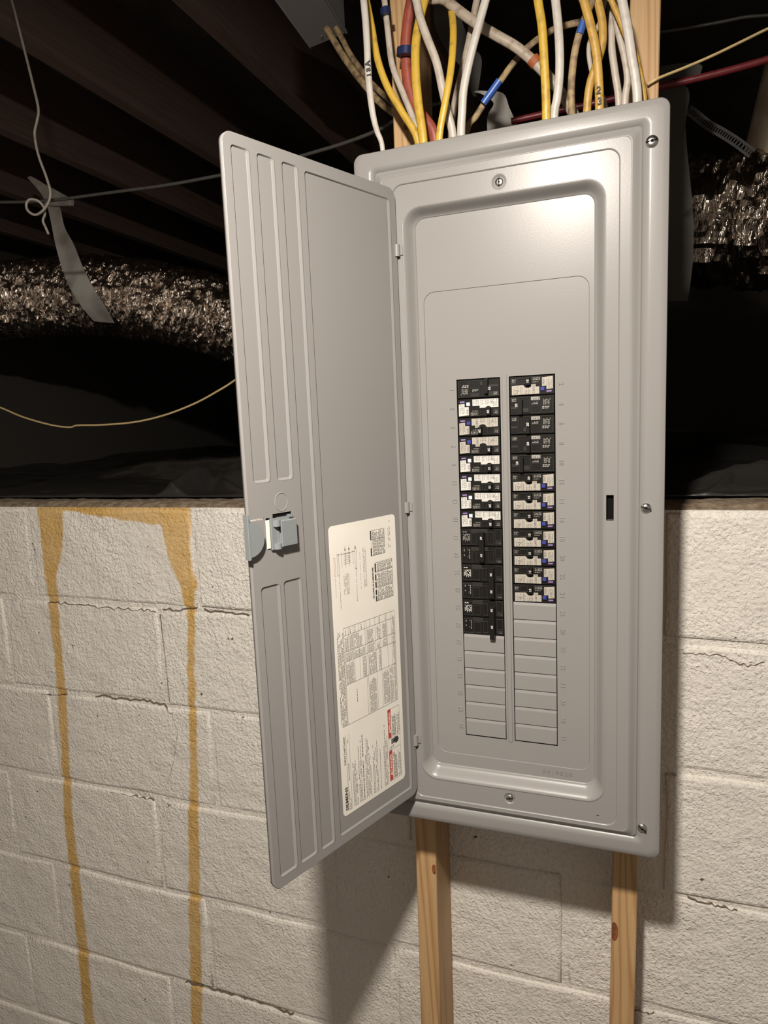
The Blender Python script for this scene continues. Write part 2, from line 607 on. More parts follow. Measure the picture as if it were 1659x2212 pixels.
# dark hairline cracks that follow the joints
def crack(pts, w, seed):
    R = random.Random(seed)
    P = []
    for (x0, y0), (x1, y1) in zip(pts, pts[1:]):
        n = max(2, int(math.hypot(x1 - x0, y1 - y0) / 7))
        for i in range(n):
            t = i / n
            P.append(at(x0 + (x1 - x0) * t, y0 + (y1 - y0) * t + R.uniform(-3.5, 3.5), D - .0003))
    mb = MB()
    for a, b in zip(P, P[1:]):
        ww = w * R.uniform(.15, .85) / 2
        d = (b - a).normalized()
        o_ = Vector((-d.z, 0, d.x)) * ww
        q = [a + o_, a - o_, b - o_, b + o_]
        mb.add([tuple(p) for p in q] + [(p.x, p.y + .004, p.z) for p in q], [(0, 1, 2, 3), (0, 4, 5, 1), (1, 5, 6, 2), (2, 6, 7, 3), (3, 7, 4, 0)])
    mb.build('crack', M_CRACK, wall_back)


M_CRACK = mat('crack_dark', (0.15, 0.115, 0.08), rough=0.95)
for i, (pts, w) in enumerate((([(102, 1301), (160, 1305), (225, 1314), (325, 1318), (345, 1322)], .0012), ([(350, 1317), (432, 1316)], .0012), ([(440, 1318), (500, 1322), (545, 1330)], .0014),
                              ([(82, 1499), (150, 1503)], .0010), ([(205, 1503), (280, 1510), (352, 1520), (372, 1545), (384, 1580), (376, 1640), (360, 1700)], .0009),
                              ([(345, 1328), (356, 1420), (366, 1520)], .0008), ([(225, 1712), (300, 1722), (340, 1730)], .0009), ([(405, 1960), (402, 2040), (410, 2110)], .0012),
                              ([(400, 2120), (470, 2140), (550, 2160), (640, 2195)], .0014), ([(1475, 1413), (1560, 1415), (1590, 1432), (1615, 1438), (1659, 1432)], .0016), ([(0, 2178), (80, 2200)], .0012),
                              ([(1340, 2180), (1420, 2190)], .0010), ([(1485, 1940), (1530, 1952), (1600, 1972)], .0010))):
    crack(pts, w, 70 + i)

# rough mortar bed along the wall top
mb = MB()
NX, NY = 400, 8
V = []
for i in range(NX + 1):
    for j in range(NY + 1):
        X = -2.4 + 4.0 * i / NX
        Yv = D + 0.004 + 0.15 * j / NY + (noise.noise(Vector((X * 25, 7, 1))) * .006 if j == 1 else 0)
        h = noise.noise(Vector((X * 40, Yv * 40, 3))) * 0.0035 + noise.noise(Vector((X * 12, Yv * 12, 9))) * 0.003
        z = -0.1935 + h if j > 0 else -0.2035 + h * .6
        V.append((X, Yv, z))
mb.add(V, [(i * (NY + 1) + j, (i + 1) * (NY + 1) + j, (i + 1) * (NY + 1) + j + 1, i * (NY + 1) + j + 1) for i in range(NX) for j in range(NY)], 0, True)
mb.build('mortar_bed', M_MORTAR, wall_back)

mb = MB()
mb.box(-2.6, 1.8, -2.6, 3.8, -1.80, -1.75)
tag(mb.build('floor', M_FLOOR), 'grey concrete basement floor below the block wall', kind='structure')
mb = MB()
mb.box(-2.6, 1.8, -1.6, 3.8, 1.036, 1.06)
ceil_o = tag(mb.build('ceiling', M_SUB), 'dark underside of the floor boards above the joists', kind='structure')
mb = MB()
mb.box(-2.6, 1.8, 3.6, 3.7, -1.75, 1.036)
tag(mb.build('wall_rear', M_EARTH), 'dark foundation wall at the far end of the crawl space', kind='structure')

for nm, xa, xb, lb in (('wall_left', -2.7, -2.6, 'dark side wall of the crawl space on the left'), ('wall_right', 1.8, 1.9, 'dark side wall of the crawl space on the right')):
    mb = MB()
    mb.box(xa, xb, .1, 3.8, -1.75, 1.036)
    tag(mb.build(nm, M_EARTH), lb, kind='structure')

for k in range(-4, 4):
    xr = -1.0 + 0.4064 * k
    mb = MB()
    mb.box(xr - 0.038, xr, -1.6, 3.6, 0.80, 1.036, 0, 0.0)
    mb.build('joist', M_JOIST, ceil_o)

# ---- studs (front faces at y=0.10)
def stud(name, x_bot, x_top, w, label, knots):
    mb = MB()
    y0, y1 = 0.0995, D - 0.002
    c = 0.0015
    def sec(x, z):
        return [(x + c, y0, z), (x + w - c, y0, z), (x + w, y0 + c, z), (x + w, y1, z), (x, y1, z), (x, y0 + c, z)]
    A, B = sec(x_bot, -1.75), sec(x_top, 0.80)
    n = 6
    mb.add(A + B, [(i, (i + 1) % n, n + (i + 1) % n, n + i) for i in range(n)] + [tuple(reversed(range(n))), tuple(range(n, 2 * n))])
    o = mb.build(name, M_PINE)
    tag(o, label, 'stud', 'studs carrying the panel')
    for (kz, kx, rx, rz) in knots:
        t = (kz + 1.75) / 2.55
        xx = x_bot + (x_top - x_bot) * t + kx * w
        mk = MB()
        pts = [(xx + rx * math.cos(a * math.pi / 8), y0 - 0.0003, kz + rz * math.sin(a * math.pi / 8)) for a in range(16)]
        pts = [(max(min(p[0], x_bot + (x_top - x_bot) * t + w - .001), x_bot + (x_top - x_bot) * t + .001), p[1], p[2]) for p in pts]
        back = [(p[0], y0 + 0.001, p[2]) for p in pts]
        mk.loft(back, pts)
        mk.add(pts, [tuple(range(16))])
        mk.build('knot', M_KNOT, o)
    return o


stud('stud', -0.1105, -0.0915, 0.0353, 'left pine stud below and above the grey panel', [(-0.80, 0.9, 0.004, 0.009), (0.37, 0.55, 0.004, 0.005)])
stud('stud', 0.1975, 0.2330, 0.0365, 'right pine stud below and above the grey panel, with a reddish knot', [(-0.845, 0.12, 0.006, 0.016), (-1.25, 0.5, 0.003, 0.006)])

# ================================================================ PANEL
panel = empty('breaker_panel', (0.076, 0.0, -0.646))
tag(panel, 'grey steel electrical panel with its door swung open to the left', 'electrical panel')
PO = Matrix.Translation((-0.076, 0, 0.646))


def child(o, par=panel):
    """parent a mesh modelled in world coordinates under the panel"""
    o.parent = par
    o.matrix_parent_inverse = Matrix.Identity(4)
    if par is panel:
        o.location = (-0.076, 0, 0.646)
    return o


YS = -0.0052     # raised border
YD = -0.0036     # door seat
YR = 0.0120      # recess floor
YF = 0.0130      # dead-front
XL0, XL1, XR0, XR1 = 0.0109, 0.0687, 0.0817, 0.1397
r_edge = rr(-.1206, .2725, -.6458, .3045, .012)
r_edge_i = rr(-.1196, .2715, -.6448, .3035, .011)
r_f1 = rr(-.0915, .2435, -.6185, .2775, .005)
r_f2 = rr(-.0795, .2305, -.6090, .2665, .008)
r_s0 = rr(-.0672, .2192, -.6055, .2570, .015)
r_s1 = rr(-.0655, .2175, -.6038, .2553, .0135)
r_r0 = rr(-.0545, .2030, -.5760, .2270, .024)
r_r1 = rr(-.0400, .1890, -.5570, .2140, .013)
r_d0 = rr(-.0325, .1832, -.5395, .1190, .015)
r_d1 = rr(-.0318, .1825, -.5388, .1183, .0145)
mb = MB()
mb.loft(ring(r_edge, 0.012), ring(r_edge, 0.0018))
r_m1 = rr(-.1130, .2645, -.6380, .2965, .010)
r_m2 = rr(-.1010, .2530, -.6280, .2865, .008)
prof = ((r_edge, .0018), (r_edge_i, .0009), (r_m1, .0003), (r_m2, .0), (r_f1, .0006))
nn = len(r_edge)
mb.add([p for l_, y_ in prof for p in ring(l_, y_)], [(k * nn + i, k * nn + (i + 1) % nn, (k + 1) * nn + (i + 1) % nn, (k + 1) * nn + i) for k in range(4) for i in range(nn)], 0, True)
slope(mb, r_f1, 0.0006, r_f2, YS)
mb.flat([r_f2, r_s0], YS)
slope(mb, r_s0, YS, r_s1, YD, steps=3)
SCR_T, SCR_B = (0.0753, 0.2400), (0.0750, -0.5885)
slot = [(.2046, -.187), (.2122, -.187), (.2122, -.156), (.2046, -.156)]
holes = [r_r0, slot, circ(*SCR_T, .0100), circ(*SCR_B, .0085)]
mb.flat([r_s1] + holes, YD)
for (c, R0) in ((SCR_T, .0100), (SCR_B, .0085)):
    slope(mb, circ(*c, R0), YD, circ(*c, .0062), YD + 0.0022, steps=4)
    mb.flat([circ(*c, .0062)], YD + 0.0022)
mb.loft(ring(slot, YD), ring(slot, YD + 0.0040), smooth=False)
slope(mb, r_r0, YD, r_r1, YR, steps=9)
mb.flat([r_r1, r_d0], YR)
slope(mb, r_d0, YR, r_d1, YF, steps=2)
hL = [(XL0, -.508), (XL1, -.508), (XL1, 0), (XL0, 0)]
hR = [(XR0, -.508), (XR1, -.508), (XR1, 0), (XR0, 0)]
mb.flat([r_d1, hL, hR], YF)
for h in (hL, hR):
    mb.loft(ring(h, YF), ring(h, YF + 0.002), smooth=False)
cover = mb.build('cover', M_PAINT)
child(cover)
cover['label'] = 'grey enamelled steel cover with stamped border'

# central rib between the columns
mb = MB()
rib = rr(.0715, .0785, -.512, .006, .003, 4)
rib2 = rr(.0725, .0775, -.511, .005, .002, 4)
slope(mb, rib, YF, rib2, YF - .0009, steps=3)
mb.flat([rib2], YF - .0009)
child(mb.build('centre_rib', M_PAINT, None), panel)

# enclosure box behind the cover, black sheets painting the shade inside and behind the slot
mb = MB()
t_ = 0.0016
bx0, bx1, bz0, bz1, by0, by1 = -.105, .257, -.632, .290, .0125, .0990
mb.box(bx0, bx1, by1 - t_, by1, bz0, bz1)
mb.box(bx0, bx0 + t_, by0, by1 - t_, bz0, bz1)
mb.box(bx1 - t_, bx1, by0, by1 - t_, bz0, bz1)
mb.box(bx0 + t_, bx1 - t_, by0, by1 - t_, bz0, bz0 + t_)
mb.box(bx0 + t_, bx1 - t_, by0, by1 - t_, bz1 - t_, bz1)
child(mb.build('enclosure_box', M_PAINT))
mb = MB()
mb.box(-.02, .17, .046, .050, -.55, .03)
mb.box(.2043, .2130, .0012, .0020, -.190, -.152)
child(mb.build('shade_backing', M_VOID))

# unused spaces: one twist-out plate per space
plate = MB()
W_ = XR1 - XR0
g = .00045
p0 = (W_ - 2 * g) / 2
for (za, ya, zb, yb, sm) in ((.01225, .0016, .0082, .0001, False), (.0082, .0001, -.0119, 0.0, False)):
    plate.add([(-p0, ya, za), (-p0, yb, zb), (p0, yb, zb), (p0, ya, za)], [(0, 1, 2, 3)])
plate.add([(-p0, 0, -.0119), (-p0, .0015, -.0121), (p0, .0015, -.0121), (p0, 0, -.0119)], [(0, 1, 2, 3)])
plate.add([(p0, .0016, .01225), (p0, .0001, .0082), (p0, 0, -.0119), (p0, .0035, -.0119), (p0, .0035, .01225)], [(0, 1, 2, 3, 4)])
plate.add([(-p0, .0016, .01225), (-p0, .0001, .0082), (-p0, 0, -.0119), (-p0, .0035, -.0119), (-p0, .0035, .01225)], [(4, 3, 2, 1, 0)])
pl0 = plate.build('knockout_plate', M_PAINT, link=False)
for (xc, rows) in (((XL0 + XL1) / 2, range(14, 20)), ((XR0 + XR1) / 2, range(12, 20))):
    for r in rows:
        o = pl0.copy()
        COL.objects.link(o)
        o.parent = cover
        o.location = (xc, YF, -.0254 * (r + .5))

# pressed numbers beside the spaces
mb = MB()
for r in range(20):
    zc = -.0254 * (r + .5)
    for (n, xc, rot) in ((str(2 * r + 1), .0035, 90), (str(2 * r + 2), .1480, -90)):
        if n in ('1', '3'):
            pass
        V, F = glyphs(n)
        hh = .0058
        c, s = math.cos(math.radians(rot)), math.sin(math.radians(rot))
        T = [(xc + hh * (x * .95 * c - z * s), zc + hh * (x * .95 * s + z * c)) for x, z in V]
        mb.add([(x, YF - .0008, z) for x, z in T], F)
        # side walls from the outline edges
        cnt = {}
        for f in F:
            for a, b_ in zip(f, f[1:] + f[:1]):
                cnt[(a, b_)] = 1
        for (a, b_) in list(cnt):
            if (b_, a) not in cnt:
                A_, B_ = T[a], T[b_]
                dx, dz = B_[0] - A_[0], B_[1] - A_[1]
                l = math.hypot(dx, dz) or 1
                ox, oz = dz / l * .0005, -dx / l * .0005
                mb.add([(A_[0], YF - .0008, A_[1]), (B_[0], YF - .0008, B_[1]), (B_[0] + ox, YF + .0001, B_[1] + oz), (A_[0] + ox, YF + .0001, A_[1] + oz)], [(3, 2, 1, 0)])
put_text(mb, '5419528', .1395, -.5480, .0056, YR - .0006, sx=1.5)
child(mb.build('stamped_numbers', M_PAINT))


def screw(cx, cz, y, r, dome, rot, par):
    mb = MB()
    n = 24
    V = []
    for k in range(0, 6):
        a = k / 6 * math.pi / 2
        V += [(x, y - dome * math.sin(a), z) for x, z in circ(0, 0, r * math.cos(a * .93), n)]
    mb.add(V, [(k * n + i, k * n + (i + 1) % n, (k + 1) * n + (i + 1) % n, (k + 1) * n + i) for k in range(5) for i in range(n)] + [tuple(range(5 * n, 6 * n))], 0, True)
    c, s = math.cos(rot), math.sin(rot)
    def bar(x0, x1, z0, z1, yy, mi):
        P = [(x0, z0), (x1, z0), (x1, z1), (x0, z1)]
        P = [(x * c - z * s, x * s + z * c) for x, z in P]
        mb.add([(p[0], yy, p[1]) for p in P] + [(p[0], y, p[1]) for p in P], [(0, 1, 2, 3), (0, 4, 5, 1), (1, 5, 6, 2), (2, 6, 7, 3), (3, 7, 4, 0)], mi)
    bar(-r * .93, r * .93, -r * .10, r * .10, y - dome * 1.0, 1)
    bar(-r * .22, r * .22, -r * .22, r * .22, y - dome * 1.04, 1)
    o = mb.build('screw', [M_STEEL, M_VOID])
    o.parent = par
    o.location = (cx, 0, cz)
    return o


for (x, z, y, r, d_, rot) in ((.2532, .2575, 0, .0072, .0030, .1), (.2510, -.1720, 0, .0064, .0038, -.3), (.2506, -.6035, 0, .0064, .0034, -.7),
                              (*SCR_T, YD + .0022, .0056, .0016, 1.57), (*SCR_B, YD + .0022, .0052, .0026, .2)):
    screw(x, z, y, r, d_, rot, cover)
# small dark nick on the lower border
mb = MB()
mb.box(.1925, .1955, YD - .0002, YD + .001, -.5935, -.5927)
o = mb.build('paint_chip', M_VOID, cover)

# ---- door
ANG = 1.1931
HX, HY = -0.0605, -0.0060
e = Vector((-math.cos(ANG), -math.sin(ANG), 0))
nrm = Vector((math.sin(ANG), -math.cos(ANG), 0))
DM = Matrix(((e.x, nrm.x, 0, HX), (e.y, nrm.y, 0, HY), (0, 0, 1, 0), (0, 0, 0, 1)))
DW, DT, DB = 0.2719, 0.2510, -0.6000


def dloop(P):      # (u,z) loop given in the panel sense; door front is local +y so mirror the order
    return P


class DoorMB(MB):
    """door modelled with its inner face towards local -Y' = +Y of the door frame"""
    def build(s, name, mats, parent=None, link=True):
        s.v = [(x, -y, z) for x, y, z in s.v]
        s.f = [tuple(reversed(f)) for f in s.f]
        return MB.build(s, name, mats, parent, link)


mb = DoorMB()
d_out = rr(0, DW, DB, DT, .013)
d_in = rr(.0012, DW - .0012, DB + .0012, DT - .0012, .012)
mb.loft(ring(d_out, .006), ring(d_out, .0010))
mb.loft(ring(d_out, .0010), ring(d_in, 0))
pan = []
for (u0, u1, z0, z1) in ((.2375, .2618, -.1135, .2385), (.2040, .2282, -.1135, .2385), (.1700, .1940, -.5880, .2385), (.0115, .1605, -.5870, .2365),
                         (.2335, .2615, -.5870, -.2305), (.2005, .2285, -.5870, -.2300)):
    pan.append((u0, u1, z0, z1))
lt_slots = [[(.2505, -.1545), (.2705, -.1545), (.2705, -.1525), (.2505, -.1525)]]
outer_loops = []
for (u0, u1, z0, z1) in pan:
    outer_loops.append(rr(u0, u1, z0, z1, .004, 4))
cut = [(.2430, -.1895), (.2485, -.1895), (.2485, -.1535), (.2430, -.1535)]
cut2 = [(.2105, -.1570), (.2385, -.1570), (.2385, -.1500), (.2105, -.1500)]
mb.flat([d_in] + outer_loops + lt_slots + [cut, cut2], 0)
for (u0, u1, z0, z1), lo in zip(pan, outer_loops):
    wr = .0042      # wide bend on the hinge side and below, tight on the far side
    li = rr(u0 + wr, u1 - .0010, z0 + .0032, z1 - .0016, .0022, 4)
    slope(mb, lo, 0, li, .0017, steps=4)
    mb.flat([li], .0017)
door = mb.build('door', M_DOOR)
door['label'] = 'open grey door with pressed vertical ribs'
door.parent = panel
door.matrix_parent_inverse = Matrix.Identity(4)
door.matrix_basis = Matrix.Translation((-0.076, 0, 0.646)) @ DM
for o_ in (cover, door):
    so = o_.modifiers.new('sheet', 'SOLIDIFY')
    so.thickness = 0.0010
    so.offset = -1 if o_ is cover else -1

# backing behind the slots of the door
mb = DoorMB()
mb.box(.2070, .2500, .0012, .0022, -.192, -.149)
mb.build('slot_shadow_plate', M_VOID, door)
# round stamped ring
mb = DoorMB()
for (R1, R2) in ((1.0, .86),):
    a = [(.2245 + .0098 * R1 * math.cos(t * math.pi / 14), -.1375 + .0112 * R1 * math.sin(t * math.pi / 14)) for t in range(28)]
    b = [(.2245 + .0098 * R2 * math.cos(t * math.pi / 14), -.1375 + .0112 * R2 * math.sin(t * math.pi / 14)) for t in range(28)]
    c_ = [((p[0] + q[0]) / 2, (p[1] + q[1]) / 2) for p, q in zip(a, b)]
    slope(mb, a, -.00005, c_, -.0006, steps=2)
    slope(mb, c_, -.0006, b, -.00005, steps=2)
mb.build('stamped_ring', M_DOOR, door)

# latch: outer half-round tab with rim, and inner slide block with two lugs
lt = DoorMB()
rim = [(.2785, -.0010), (.2760, -.0010)]
lt.box(.2757, .2783, -.0066, .0010, -.1960, -.1455, 0, .0005)
P = []
for a in range(13):
    t = math.radians(-90 + 180 * a / 12)
    P.append((.2757 - .0195 * math.cos(t), -.1735 + .0195 * math.sin(t)))
poly = [(x, z) for x, z in reversed(P)]
# shape: straight at the rim, bulging towards the hinge
lt.add([(x, -.0060, z) for x, z in poly] + [(x, -.0045, z) for x, z in poly],
       [tuple(range(len(poly)))] + [(i, i + len(poly), (i + 1) % len(poly) + len(poly), (i + 1) % len(poly)) for i in range(len(poly))])
lt.box(.2600, .2640, -.0048, .004, -.1780, -.1690)
lt.build('latch_tab', M_LATCH, door)
lb = DoorMB()
lb.box(.2100, .2330, -.0080, -.0065, -.1880, -.1580, 0, .0006)      # cover plate
lb.box(.2100, .2330, -.0070, .0010, -.1600, -.1580, 0, .0004)
lb.box(.2330, .2440, -.0030, .0010, -.1905, -.1545, 0, .0006)       # back plate
lb.box(.2100, .2440, -.0020, .0008, -.1905, -.1545, 0, .0)
for (za, zb) in ((-.1640, -.1568), (-.1900, -.1835)):                 # rounded lugs
    C = []
    for a in range(11):
        t = math.radians(180 * a / 10)
        C.append((.2360 + .0052 * math.cos(t), -.0015 - .0062 * math.sin(t)))
    A = [(x, y, za) for x, y in C]
    B = [(x, y, zb) for x, y in C]
    n = len(C)
    lb.add(A + B, [(i, i + 1, n + i + 1, n + i) for i in range(n - 1)] + [tuple(range(n)), tuple(reversed(range(n, 2 * n)))])
lb.box(.2335, .2350, -.0045, -.001, -.1835, -.1700)
lb.box(.2300, .2335, -.0060, -.001, -.1835, -.1735, 0, .0003)
lb.box(.2120, .2170, -.0035, .0010, -.1560, -.1530)
lb.build('latch_slide', M_LATCH, door)
mb = DoorMB()
mb.box(.2440, .2490, -.0010, .0008, -.1885, -.1560, 0, .0003)
mb.build('latch_clip', M_LABEL, door)

# hinges (knuckles seen at the door edge)
for hz in (.1728, -.1715, -.5160):
    hb = MB()
    rk = .0041
    A = [(rk * math.cos(a * math.pi / 7), rk * math.sin(a * math.pi / 7), -.0075) for a in range(14)]
    B = [(x, y, .0075) for x, y, z in A]
    hb.loft(B, A)
    hb.add(A, [tuple(range(14))])
    hb.add(B, [tuple(reversed(range(14)))])
    hb.box(-.002, .0075, .0022, .0034, -.0055, .0055)
    o = hb.build('hinge', M_PAINT)
    o.parent = panel
    o.location = (HX - 0.076 - .0005, HY - .0015, hz + 0.646)

# ---- instruction label on the inside of the door
lab = DoorMB()
LU0, LU1, LZ0, LZ1 = .0260, .1520, -.5640, -.1775
YB = .0017       # panel floor (behind the door face)
lo = rr(LU0, LU1, LZ0, LZ1, .006, 5)
lab.flat([lo], YB - .00035, 0)
lab.loft(ring(lo, YB), ring(lo, YB - .00035), smooth=False)
YI = YB - .00055


def LP(a, b):          # label frame: a up the door from its lower end, b from the free edge side
    return (.152 - b, -.562 + a)


def lq(a0, a1, b0, b1, mi):
    u0, u1 = .152 - b1, .152 - b0
    put_quads(lab, [(u0, u1, -.562 + a0, -.562 + a1)], YI, mi)


def ltext(t, a, b, h, mi=1, bold=False, sx=1.0):
    """text reading up the door, tops towards the free edge. seen from the front the u axis runs right to left"""
    V, F = glyphs(t, bold)
    lab.add([(.152 - b + h * z, YI - .0001, -.562 + a + h * x * sx) for x, z in V], [tuple(f) for f in F], mi)


def lmicro(a0, a1, b0, b1, pitch, th, seed, mi=2, density=.85, ragged=.2, wmin=.6, wmax=2.2):
    Q = dashes((a0, a1, b0, b1), True, pitch, th, seed, density, wmin, wmax, ragged)
    put_quads(lab, [(.152 - d, .152 - c, -.562 + a, -.562 + b) for a, b, c, d in Q], YI, mi)


def lrect(a0, a1, b0, b1, th, mi=1):
    lq(a0, a1, b0, b0 + th, mi)
    lq(a0, a1, b1 - th, b1, mi)
    lq(a0, a0 + th, b0, b1, mi)
    lq(a1 - th, a1, b0, b1, mi)


ltext('SIEMENS', .0212, .0070, .0050, 1, True, 1.32)
ltext('Indoor Load Center', .0880, .0068, .0034, 1, False, .98)
lq(.003, .108, .0104, .0108, 1)
ltext('Plug-On Neutral Ready', .0560, .0135, .0026, 1, False, .9)
ltext('Type 1', .0990, .0135, .0022, 1)
lq(.003, .108, .0165, .0168, 1)
lmicro(.003, .030, .0115, .0160, .0022, .0007, 5)
for i, (b0, b1, a1) in enumerate(((.0200, .0290, .085), (.0300, .0380, .098), (.0430, .0560, .104), (.0580, .0640, .110), (.0655, .0700, .112), (.0720, .0760, .075), (.0800, .0910, .112))):
    lmicro(.004, a1, b0, b1, .0023, .0008, 20 + i, 2, .9, .45)
lmicro(.004, .098, .0392, .0420, .0024, .0013, 90, 1, .95, .02)
# danger boxes
lrect(.006, .112, .0935, .1185, .0003, 2)
for a0, a1, word in ((.007, .0510, 'DANGER'), (.0700, .1115, 'PELIGRO')):
    lq(a0, a1, .0938, .1000, 3)
    ltext(word, (a0 + a1) / 2 + .004, .0969, .0041, 0, True, 1.2)
    za = a0 + .0065
    lab.add([(.152 - .0990, YI - .0001, -.562 + za), (.152 - .0990, YI - .0001, -.562 + za + .006), (.152 - .0948, YI - .0001, -.562 + za + .003)], [(0, 1, 2)], 0)
    lmicro(a0 + .001, a1 - .003, .1015, .1100, .0021, .0010, int(a0 * 900), 1, .95, .25)
    lmicro(a0 + .001, a1 - .003, .1115, .1180, .0021, .0008, int(a0 * 901), 2, .9, .25)
lq(.0520, .0523, .0938, .1185, 2)
lq(.0690, .0693, .0938, .1185, 2)
# shocked hand pictogram
def blob(pts, mi=1):
    lab.flat([[(.152 - b, -.562 + a) for a, b in pts]], YI - .0001, mi)
blob([(.0600, .1045), (.0655, .1040), (.0680, .1075), (.0670, .1130), (.0625, .1150), (.0600, .1120)])
for i in range(4):
    a = .0600 + .0019 * i
    blob([(a, .0990), (a + .0012, .0990), (a + .0014, .1050), (a + .0002, .1050)])
blob([(.0580, .1080), (.0592, .1075), (.0615, .1130), (.0600, .1140)])
for i, (a, b, a2, b2) in enumerate(((.0515, .0970, .0550, .0985), (.0550, .0985), ) if False else ((.0505, .0975, .0545, .0980), (.0545, .0980, .0560, .1000), (.0560, .1000, .0555, .1030), (.0555, .1030, .0575, .1045))):
    blob([(a, b), (a + .0006, b - .0006), (a2 + .0006, b2 - .0006), (a2, b2)])
# large table in the middle (a .12 - .25)
for b in (.0165, .0250, .0340, .0440, .0560, .0590, .0760, .0860, .1000, .1090, .1165):
    lq(.1740 if b < .056 else .1200, .2500, b, b + .0003, 2)
for a in (.1200, .1740, .2050, .2180, .2400, .2500):
    lq(a, a + .0003, .0165 if a != .1200 else .0560, .1165, 1)
lq(.1200, .1203, .0165, .1165, 2)
lq(.1200, .1740, .0165, .0168, 1)
lmicro(.1200, .2520, .0040, .0160, .0020, .0009, 41, 2, .9, .12)
for i, (a0, a1, b0, b1) in enumerate(((.2190, .2380, .0172, .0245), (.2190, .2390, .0255, .0335), (.2190, .2395, .0345, .0435), (.2190, .2340, .0450, .0500),
                                      (.2185, .2390, .0600, .0720), (.2185, .2380, .0780, .0855), (.2190, .2380, .0900, .0990), (.2060, .2170, .0172, .0330),
                                      (.2060, .2160, .0345, .0550), (.2060, .2170, .0600, .0740), (.2060, .2150, .0770, .0850), (.2060, .2170, .0900, .0990),
                                      (.1750, .2040, .0172, .0330), (.1750, .2040, .0480, .0560), (.1750, .2040, .0600, .0760), (.1750, .2040, .0800, .0860),
                                      (.1215, .1700, .0600, .0740), (.1230, .1720, .0880, .1000), (.1215, .1730, .1020, .1085), (.1215, .2490, .1100, .1160))):
    lmicro(a0, a1, b0, b1, .0017, .0008, 200 + i, 2, .92, .12, .5, 1.2)
lmicro(.1450, .1650, .0350, .0372, .0022, .0008, 61, 1)
for b in (.0175, .0262, .0352, .0470, .0640, .0820, .0950):
    lmicro(.2412, .2490, b + .001, b + .0035, .0022, .0008, 300 + int(b * 1e4), 1)
# upper tables
ltext('USE COPPER OR ALUMINUM WIRE', .2975, .0765, .0026, 1, True, .80)
lrect(.2712, .3242, .0828, .1165, .0003)
for a in (.2890, .3110):
    lq(a, a + .0003, .0828, .1165, 1)
for a0, a1 in ((.2712, .2790), (.2800, .2880), (.2900, .2990), (.3000, .3090), (.3110, .3240)):
    lq(a0, a1 - .0008, .0806, .0832, 1)
for a0, a1, s_ in ((.2718, .2885, 1), (.2898, .3100, 2), (.3115, .3238, 3)):
    lmicro(a0, a1, .0845, .1160, .0021, .0010, 400 + s_, 2, .95, .1)
lrect(.3343, .3682, .0758, .1030, .0003)
lq(.3343, .3450, .0745, .0768, 1)
lq(.3560, .3682, .0745, .0768, 1)
lq(.3560, .3563, .0768, .1030, 1)
lmicro(.3348, .3675, .0775, .1025, .0020, .0010, 410, 2, .95, .1)
lmicro(.3400, .3820, .1080, .1150, .0030, .0007, 411, 2, .8, .5)
# wiring diagram
for (a0, a1, b0, b1) in ((.3300, .3488, .0200, .0203), (.3300, .3488, .0405, .0408), (.3465, .3468, .0130, .0440), (.3290, .3560, .0265, .0268), (.3290, .3560, .0335, .0338)):
    lq(a0, a1, b0, b1, 1)
for i in range(6):
    lq(.3330 + .0025 * i, .3332 + .0025 * i, .0240, .0362, 1)
    lq(.3326 + .0025 * i, .3338 + .0025 * i, .0262 + .007 * (i % 2), .0274 + .007 * (i % 2), 1)
lrect(.3200, .3480, .0120, .0150, .0003, 1)
lrect(.3230, .3500, .0440, .0470, .0003, 1)
lrect(.3209, .3441, .0060, .0085, .0003, 3)
lrect(.3505, .3525, .0255, .0280, .0004, 1)
lrect(.3505, .3525, .0325, .0350, .0004, 1)
lrect(.3505, .3530, .0440, .0465, .0004, 1)
lmicro(.2760, .3200, .0125, .0160, .0026, .0007, 71, 1, .9, .02, .3, .5)
lmicro(.2780, .3260, .0430, .0465, .0026, .0007, 72, 1, .9, .02, .3, .5)
lmicro(.2930, .3180, .0055, .0085, .0026, .0006, 73, 2, .9, .02, .3, .5)
lmicro(.2950, .3440, .0500, .0545, .0026, .0006, 74, 2, .9, .02, .3, .5)
lmicro(.2930, .3240, .0210, .0320, .0021, .0006, 75, 2, .9, .25)
lmicro(.2960, .3500, .0580, .0650, .0022, .0006, 76, 2, .9, .25)
lab.build('instruction_label', [M_LABEL, M_INK, M_GREYINK, M_RED], door)

# ================================================================ BREAKERS
BW = W_ - .0006
BH = .0254


def fr(s, t, H=BH):
    return (s * BW - BW / 2, H / 2 - t * BH)


def bbox_(mb, s0, s1, t0, t1, y0, y1, mi, H=BH, ch=.0004):
    x0, z1 = fr(s0, t0, H)
    x1, z0 = fr(s1, t1, H)
    mb.box(x0, x1, y0, y1, z0, z1, mi, ch)


def bframe(mb, s0, s1, t0, t1, y, H=BH, w=.035, mi=1):
    bbox_(mb, s0, s1, t0, t0 + w, y, 0, mi, H, .0002)
    bbox_(mb, s0, s1, t1 - w, t1, y, 0, mi, H, .0002)
    bbox_(mb, s0, s0 + w * .4, t0 + w, t1 - w, y, 0, mi, H, .0002)
    bbox_(mb, s1 - w * .4, s1, t0 + w, t1 - w, y, 0, mi, H, .0002)


def bmicro(mb, s0, s1, t0, t1, vertical, seed, mi, y=-.00065, pitch=.0016, th=.0008, H=BH, dens=.85, rag=.3):
    x0, z1 = fr(s0, t0, H)
    x1, z0 = fr(s1, t1, H)
    put_quads(mb, dashes((x0, x1, z0, z1), not vertical, pitch, th, seed, dens, .4, 1.4, rag), y, mi)


_mesh_cache = {}


